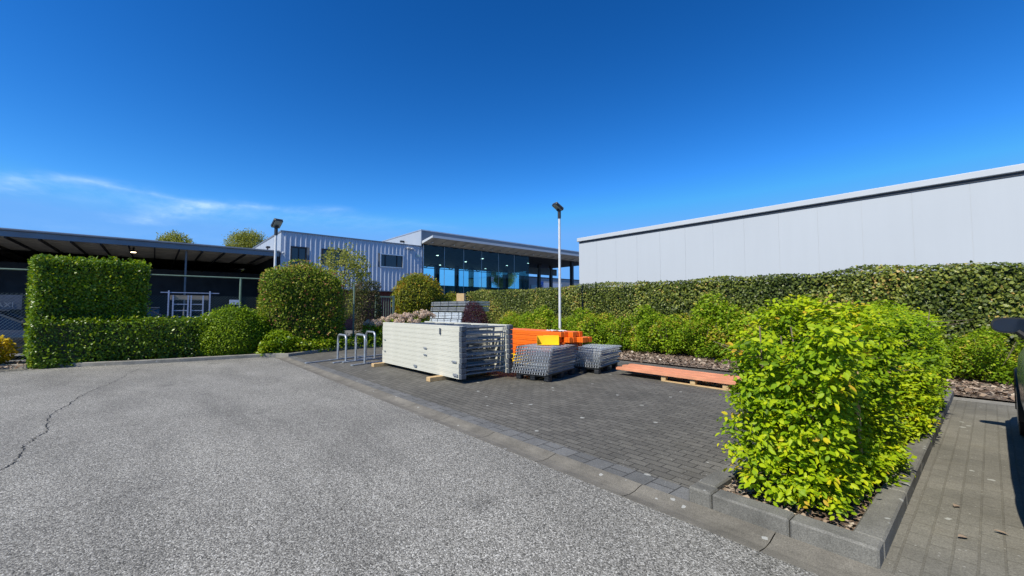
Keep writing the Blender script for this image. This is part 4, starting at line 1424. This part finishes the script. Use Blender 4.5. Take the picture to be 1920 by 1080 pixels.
# ------------------------------------------------------------------ bike racks
def bike_rack(label, a, b, h):
    r_ = thing('bike_rack', label, 'bike rack', (a[0], a[1], .012), math.atan2(b[1] - a[1], b[0] - a[0]), 'bike racks in a row')
    Lx = math.hypot(b[0] - a[0], b[1] - a[1])
    rad = .13
    pts = [(0, 0, .02), (0, 0, h - rad)]
    for k in range(1, 7):
        t_ = math.pi / 2 * k / 6
        pts.append((rad - rad * math.cos(t_), 0, h - rad + rad * math.sin(t_)))
    pts.append((Lx - rad, 0, h))
    for k in range(1, 7):
        t_ = math.pi / 2 * k / 6
        pts.append((Lx - rad + rad * math.sin(t_), 0, h - rad + rad * math.cos(t_)))
    pts.append((Lx, 0, .02))
    MB().tube(pts, .030, 10).build('hoop', M['galv'], r_, smooth=True)
    for x in (0, Lx):
        mb = MB().box(x - .035, x + .035, -(1.05 if x == 0 and h < .76 else .42), .95, 0, .035, rot=((x, 0), R(20)), c=.006)
        mb.build('foot_rail', M['galv'], r_)
        s = 1 if x == 0 else -1
        pts = [(x + s * .02, 0, h - .24), (x + s * .07, 0, h - .34), (x + s * .02, 0, h - .44)]
        MB().tube(pts, .008, 6).build('lock_loop', M['galv'], r_, smooth=True)
    return r_


bike_rack('leftmost of the three steel hoop bike racks, standing apart', (-12.68, 4.15), (-12.03, 4.16), .745)
bike_rack('front right hoop bike rack, nearest the camera of the three', (-11.93, 4.40), (-11.15, 4.36), .78)
bike_rack('hoop bike rack behind the other two, closest to the white frames', (-12.75, 5.02), (-12.1, 5.03), .80)

# ------------------------------------------------------------------ stack of white rack frames
FL, FD, FHt = 3.66, 1.34, .106
FRX, FRY = -10.60, 4.62


def make_frame(label, kind_=0):
    flip = kind_ % 2
    rq = random.Random(40 + kind_)
    r_ = thing('rack_frame', label, 'rack frame', (0, 0, 0), 0, 'white perforated rack frames in the stack')
    MB().box(0, FL, 0, .10, 0.0, FHt - .004).build('upright_post', M['perf'], r_)
    MB().box(0, FL, FD - .10, FD, 0.002, FHt - .002, c=.004).build('upright_post', M['perf'], r_)
    mb = MB()
    y0, y1 = .10, FD - .10
    xs = [.10, .75, 1.4, 2.05, 2.7, 3.35] if not flip else [.22, .55, 1.2, 1.85, 2.5, 3.15]
    for k, x in enumerate(xs):
        mb.box(x, x + .045, y0, y1, .035, .075)
    for q in range(18):
        x = .3 + q * .2 + rq.uniform(-.08, .08) if q < 15 else (3.40, 3.48, 3.56)[q - 15] + rq.uniform(-.02, .02)
        zz = rq.uniform(.004, .072)
        ya, yb = (y0, y1) if q % 3 else (y0 + rq.uniform(0, .35), y1 - rq.uniform(0, .35))
        mb.box(x, x + .028, ya, yb, zz, zz + .024)
    for k in range(5):
        a, b = (xs[k] + .05, xs[k + 1]) if k % 2 == flip else (xs[k + 1], xs[k] + .05)
        d = Vector((b - a, y1 - y0, 0)).normalized(); n_ = Vector((-d.y, d.x, 0)) * .02
        p, q = Vector((a, y0, .04)), Vector((b, y1, .04))
        for z0_, z1_ in ((.03, .07),):
            vs = [(p - n_), (q - n_), (q + n_), (p + n_)]
            i = len(mb.v)
            mb.v += [(v_.x, v_.y, z0_) for v_ in vs] + [(v_.x, v_.y, z1_) for v_ in vs]
            mb.f += [tuple(i + t_ for t_ in f_) for f_ in [(0, 3, 2, 1), (4, 5, 6, 7), (0, 1, 5, 4), (1, 2, 6, 5), (2, 3, 7, 6), (3, 0, 4, 7)]]
    mb.build('bracing', M['brace'], r_)
    for y in (-.012, FD - .106):
        mb = MB().box(FL - .06, FL + .035, y, y + .118, .006, FHt - .006, c=.005)
        mb.build('foot_plate', M['galv_dark'], r_)
    return r_


protos_f = [None, None, None, None]
NF = 10
ordn = ['lowest', 'second lowest', 'third from the bottom', 'fourth from the bottom', 'fifth from the bottom', 'fifth from the top', 'fourth from the top', 'third from the top', 'second highest', 'topmost']
rr = random.Random(8)
for k in range(NF):
    lb = '%s white perforated frame in the stack on wood blocks' % ordn[k]
    q_ = (0, 1, 2, 3, 1, 0, 3, 2, 1, 3)[k]
    if protos_f[q_] is None:
        o = protos_f[q_] = make_frame(lb, q_)
    else:
        o = copy_tree(protos_f[q_]); o['label'] = lb
    o.location = (FRX + rr.uniform(-.012, .012), FRY + rr.uniform(-.0025, .0025), .102 + k * FHt)
    o.rotation_euler = (0, 0, R(.6))
top_z = .102 + NF * FHt
# odd clips on the posts of the front
clip = None
for (x, z, w_, h_) in ((2.86, .97, .05, .13), (2.2, .62, .13, .03), (2.2, .47, .13, .03), (1.75, .17, .13, .05), (3.35, .42, .16, .035), (3.4, .15, .16, .05), (.1, .70, .1, .02), (.12, .40, .1, .02)):
    o = MB().box(0, w_, -.015, 0, 0, h_, c=.003).build('steel_clip', M['galv_dark'] if h_ > .1 else M['galv'])
    o.location = (FRX + x, FRY - .012 + x * math.tan(R(.6)), z)
    tag(o, 'small steel clip on the white frames, %s' % ('upright one near the top right' if h_ > .1 else 'high near the middle' if z > .6 and x > 1 else 'halfway up near the middle' if x > 2 and x < 3 else 'low in the middle' if x > 1 and x < 2 else 'right end, upper one' if z > .3 and x > 3 else 'right end, lowest one' if x > 3 else 'left end, upper one' if z > .6 else 'left end, lower one'), 'clip', 'steel clips on the white frames')
for lb, x in (('timber block under the left end of the white frames', -10.55), ('timber block under the right end of the white frames', -7.68)):
    o = MB().box(-.07, .07, -.45, 1.45, 0, .088, c=.004).build('timber_block', M['timber'])
    o.location = (x, FRY + .15, .0125); o.rotation_euler = (0, 0, R(4))
    tag(o, lb, 'timber block', 'timber blocks under the white frames')

# ------------------------------------------------------------------ grey steel stack with a timber block on top
gx0, gx1, gy0, gy1 = -18.65, -15.25, 10.6, 11.7
lay = [(.10, 'lowest grey steel panel bundle in the stack behind the hydrangeas'), (.42, 'second grey steel bundle, above the lowest one'), (.74, 'third grey steel bundle, in the middle of the stack'),
       (1.06, 'fourth grey steel bundle, below the two top layers'), (1.40, 'upper grey steel frame layer, shifted left'), (1.66, 'topmost grey steel frame layer under the timber block')]
for k, (z, lb) in enumerate(lay):
    hh = .30 if k < 4 else .22
    off = rr.uniform(-.05, .05)
    a, b = gx0 + off + (.0 if k < 4 else .1), gx1 + off - (.6 if k < 4 else 0)
    r_ = thing('steel_bundle', lb, 'steel bundle', ((a + b) / 2, gy0, z), 0, 'grey steel bundles in the far stack')
    L2 = (b - a) / 2
    mb = MB()
    nrow = 4 if k < 4 else 2
    for q in range(nrow):
        z0 = q * hh / nrow
        mb.box(-L2 + .02 * (q % 2), L2, .01 * (q % 2), 1.2, z0 + .006, z0 + hh / nrow - .012, c=.006)
    mb.build('panels', M['galv_sky'] if k < 4 else M['galv'], r_)
    for q in range(5):
        x = -L2 + .2 + q * (2 * L2 - .4) / 4
        MB().box(x - .02, x + .02, -.012, -.002, 0.0, hh - .01).build('strap', M['galv_dark'], r_)
o = MB().box(-1.6, 1.6, -.55, .55, 0, .088, c=.004).build('wood_pallet', M['timber']); o.location = (-17.0, 11.2, .055 - .04)
tag(o, 'flat timber base under the far grey steel stack', 'pallet')
o = MB().box(-.19, .19, -.11, .11, 0, .36, c=.006).build('timber_block', M['timber']); o.location = (-16.35, 10.95, 1.885); o.rotation_euler = (0, 0, R(35))
tag(o, 'upright timber block standing on top of the far grey steel stack', 'timber block')

# ------------------------------------------------------------------ orange and yellow beams
def make_beam(mat, L, lb, grp, nm='beam'):
    r_ = thing(nm, lb, 'beam', (0, 0, 0), 0, grp)
    mb = MB().box(-L, 0, 0, .112, 0, .1165, c=.006)
    mb.box(-L + .03, -.03, -.004, -.0002, .05, .064)
    mb.build('rail', mat, r_)
    for x in (-L + .05, -.09):
        MB().box(x, x + .04, -.011, -.0045, .004, .114, c=.002).build('connector', mat, r_)
    return r_


ob_ = {}
names_o = ['front face', 'second row', 'third row', 'fourth row', 'fifth row', 'back row']
tiers = [(.14, 'yellow', -7.25, 5), (.262, 'yellow', -7.35, 5), (.384, 'orange', -7.15, 6), (.506, 'orange', -6.45, 6), (.628, 'orange', -6.33, 6), (.75, 'orange', -6.38, 6), (.872, 'orange', -6.05, 5)]
tname = ['lowest yellow tier', 'upper yellow tier', 'lowest orange tier', 'second orange tier', 'third orange tier', 'fourth orange tier', 'top orange tier']
for ti, ((z, mk, xe, nb), tn) in enumerate(zip(tiers, tname)):
    for q in range(nb):
        lb = '%s painted beam, %s of the %s in the stack' % (mk, names_o[q], tn)
        if mk not in ob_:
            o = ob_[mk] = make_beam(M[mk], 2.75, lb, '%s beams in the stack' % mk)
        else:
            o = copy_tree(ob_[mk]); o['label'] = lb
        extra_x = 0.0
        if ti == 5 and q >= 1: extra_x = .36 if q > 2 else .2
        if ti == 6: extra_x = (-.28, -.28, -.16, -.16, -.16)[q]
        o.location = (xe + extra_x + rr.uniform(-.02, .02), 6.92 + q * .125 + rr.uniform(-.006, .006), z)
for lb, x in (('black bearer under the left end of the beam stack', -9.0), ('black bearer under the right end of the beam stack', -7.5)):
    o = MB().box(-.06, .06, 0, .85, 0, .124, c=.006).build('bearer', M['black_plastic']); o.location = (x, 6.85, .0125)
    tag(o, lb, 'bearer', 'bearers under the beams')
# crumpled clear film on the top beams
g = np.random.default_rng(8)
mb = MB()
nx_, ny_ = 10, 6
gz_ = g.uniform(0, .035, (nx_, ny_))
for i in range(nx_ - 1):
    for j in range(ny_ - 1):
        mb.quad(*[(-.22 + (i + a) * .05, -.12 + (j + b) * .05, gz_[i + a, j + b]) for a, b in ((0, 0), (1, 0), (1, 1), (0, 1))])
o = mb.build('plastic_film', M['film'], None, (0, 0, 0)); o.location = (-6.62, 7.08, .995)
tag(o, 'scrap of crumpled clear plastic film on the orange beams', 'plastic film')


# ------------------------------------------------------------------ plastic pallets with wire decks
def plastic_pallet(label, loc, rz):
    r_ = thing('plastic_pallet', label, 'pallet', loc, rz, 'black plastic pallets')
    mb = MB()
    for k in range(6):
        mb.box(-.40 + k * .136, -.40 + k * .136 + .12, 0, 1.25, .118, .145, c=.004)
    for y in (.02, .57, 1.12):
        mb.box(-.40, .40, y, y + .11, .096, .118)
    mb.build('deck', M['black_plastic'], r_)
    for x in (-.40, -.06, .28):
        for y in (0, .555, 1.11):
            MB().box(x, x + .12, y, y + .14, 0, .096, c=.012).build('foot', M['black_plastic'], r_)
    return r_


def make_deck(label, grp, L=1.28):
    r_ = thing('wire_deck', label, 'wire deck', (0, 0, 0), 0, grp)
    mb = MB()
    nch = 14
    wdt = .80
    for k in range(nch):                                   # open channels seen end-on
        x = -wdt / 2 + k * wdt / (nch - 1)
        mb.box(x - .005, x + .005, 0, .012, .004, .052); mb.box(x - .003, x + .003, .012, L, .040, .046)
    for k in range(9):
        y = .02 + k * (L - .04) / 8
        mb.box(-wdt / 2, wdt / 2, y - .0025, y + .0025, .047, .052)
    mb.build('wires', M['wire_galv'], r_)
    mb = MB()
    for s in (-1, 1):                                      # folded edge along both long sides
        x = s * (wdt / 2 + .008)
        mb.quad((x, 0, .056), (x + s * .045, 0, .026), (x + s * .045, L, .026), (x, L, .056))
        mb.quad((x + s * .045, 0, .026), (x + s * .01, 0, .002), (x + s * .01, L, .002), (x + s * .045, L, .026))
    mb.box(-wdt / 2, wdt / 2, -.005, 0, .048, .056)
    mb.box(-wdt / 2, wdt / 2, -.005, 0, .004, .008)
    mb.build('edge_fold', M['deck_fold'], r_)
    return r_


PY = R(16)
def corner_place(cx, cy, off_x, off_y, yaw):
    """origin of an item whose front right corner is (cx, cy)"""
    ca, sa = math.cos(yaw), math.sin(yaw)
    return (cx - off_x * ca + off_y * sa, cy - off_x * sa - off_y * ca)


p1 = corner_place(-5.95, 6.14, .40, 0, PY)
plastic_pallet('black plastic pallet under the nearer wire decks', (p1[0], p1[1], .0125), PY)
p2 = corner_place(-5.93, 7.75, .40, 0, R(15))
plastic_pallet('black plastic pallet under the farther wire decks', (p2[0], p2[1], .0125), R(15))
nd1, nd2 = 9, 7
dn = ['lowest', 'second lowest', 'third lowest', 'fourth lowest', 'middle', 'fourth highest', 'third highest', 'second highest', 'topmost']
dproto = None
for k in range(nd1):
    lb = '%s wire deck on the nearer black pallet' % dn[k]
    if dproto is None:
        o = dproto = make_deck(lb, 'wire decks on the nearer pallet')
    else:
        o = copy_tree(dproto); o['label'] = lb
    sh_ = .021 * k - .14 + rr.uniform(-.015, .015)
    o.location = (p1[0] - math.sin(PY) * sh_ + .008 * k - .03 + rr.uniform(-.012, .012), p1[1] + math.cos(PY) * sh_ + rr.uniform(-.012, .012), .158 + k * .0625)
    o.rotation_euler = (0, 0, PY + R(rr.uniform(-.8, .8)))
dn2 = ['lowest', 'second lowest', 'third lowest', 'middle', 'third highest', 'second highest', 'topmost']
for k in range(nd2):
    o = copy_tree(dproto); o['label'] = '%s wire deck on the farther black pallet' % dn2[k]
    o['group'] = 'wire decks on the farther pallet'
    o.location = (p2[0] + rr.uniform(-.03, .03), p2[1] + rr.uniform(-.03, .03), .158 + k * .0625)
    o.rotation_euler = (0, 0, R(15) + R(rr.uniform(-1.5, 1.5)))

# yellow column guard lying on the near wire decks
yg = thing('column_guard', 'yellow folded steel guard lying on the nearer wire decks', 'guard', (p1[0] - .02, p1[1] + .50, .158 + nd1 * .0625 + .004), R(46))
MB().box(-.24, .24, .16, .166, 0, .19).build('back_plate', M['yellow'], yg)
for x in (-.24, .234):
    MB().box(x, x + .006, -.02, .16, 0, .19).build('side_plate', M['yellow'], yg)
MB().box(-.234, .234, -.02, .159, 0, .006).build('base_plate', M['yellow'], yg)
MB().box(-.10, .24, .1665, .27, .187, .194).build('top_flange', M['yellow'], yg)

# ------------------------------------------------------------------ wooden pallet with faded red beams
wp = thing('wood_pallet', 'light wooden pallet under the faded red beams', 'pallet', (-4.53, 8.0, .0125), R(-1.5))
mb = MB()
for y in (0.0, .36, .72):
    mb.box(0, 1.9, y, y + .10, 0, .022, c=.003)
mb.build('bottom_boards', M['timber'], wp)
for x in (0, .62, 1.24, 1.8):
    for y in (0.0, .36, .72):
        MB().box(x, x + .10, y, y + .10, .022, .105, c=.003).build('block', M['timber'], wp)
mb = MB()
for k in range(7):
    mb.box(k * .29, k * .29 + .12, 0, .82, .105, .125, c=.003)
mb.build('top_boards', M['timber'], wp)
rl = ['front faded red beam on the wooden pallet', 'second faded red beam from the front, on the wooden pallet', 'third faded red beam from the front, on the wooden pallet', 'rear faded red beam on the wooden pallet']
for k, (y, xl) in enumerate(((7.98, -5.62), (8.17, -5.50), (8.36, -5.72), (8.55, -5.68))):
    r_ = thing('red_beam', rl[k], 'beam', (xl, y, .140 + (0, .012, .0, .010)[k]), R(-1.2 + (.0, .25, -.2, .1)[k]), 'faded red beams on the wooden pallet')
    mb = MB()
    mb.box(0, 2.75, 0, .165, .044, .05); mb.box(0, 2.75, 0, .006, 0, .044); mb.box(0, 2.75, .159, .165, 0, .044); mb.box(0, 2.75, .006, .05, 0, .006); mb.box(0, 2.75, .115, .159, 0, .006)
    mb.box(0, 2.75, .05, .055, .05, .058)
    mb.build('channel', M['salmon'], r_)
    MB().box(-.004, .0, .01, .155, .004, .04).build('end_plate', M['salmon'], r_)

# a few fallen leaves on the right bay
g = random.Random(4)
fl = [((-.16, 4.05), 'fallen brown leaf lying near the front of the right bay'), ((-.22, 4.65), 'curled fallen leaf beside the planter kerb, nearest to it'), ((.02, 4.3), 'small dry leaf in the middle of the right bay')]
for (p, lb) in fl:
    k = 1
    o = leaf_obj('fallen_leaf', M['chip'], np.array([[0, 0, 0.]]), np.array([[.2, .1, 1.]]), np.array([[g.uniform(-1, 1), g.uniform(-1, 1), 0.]]), np.array([.07]), np.array([.55]), LEAF_OVAL)
    o.location = (p[0], p[1], .02)
    tag(o, lb, 'leaf', 'fallen leaves')
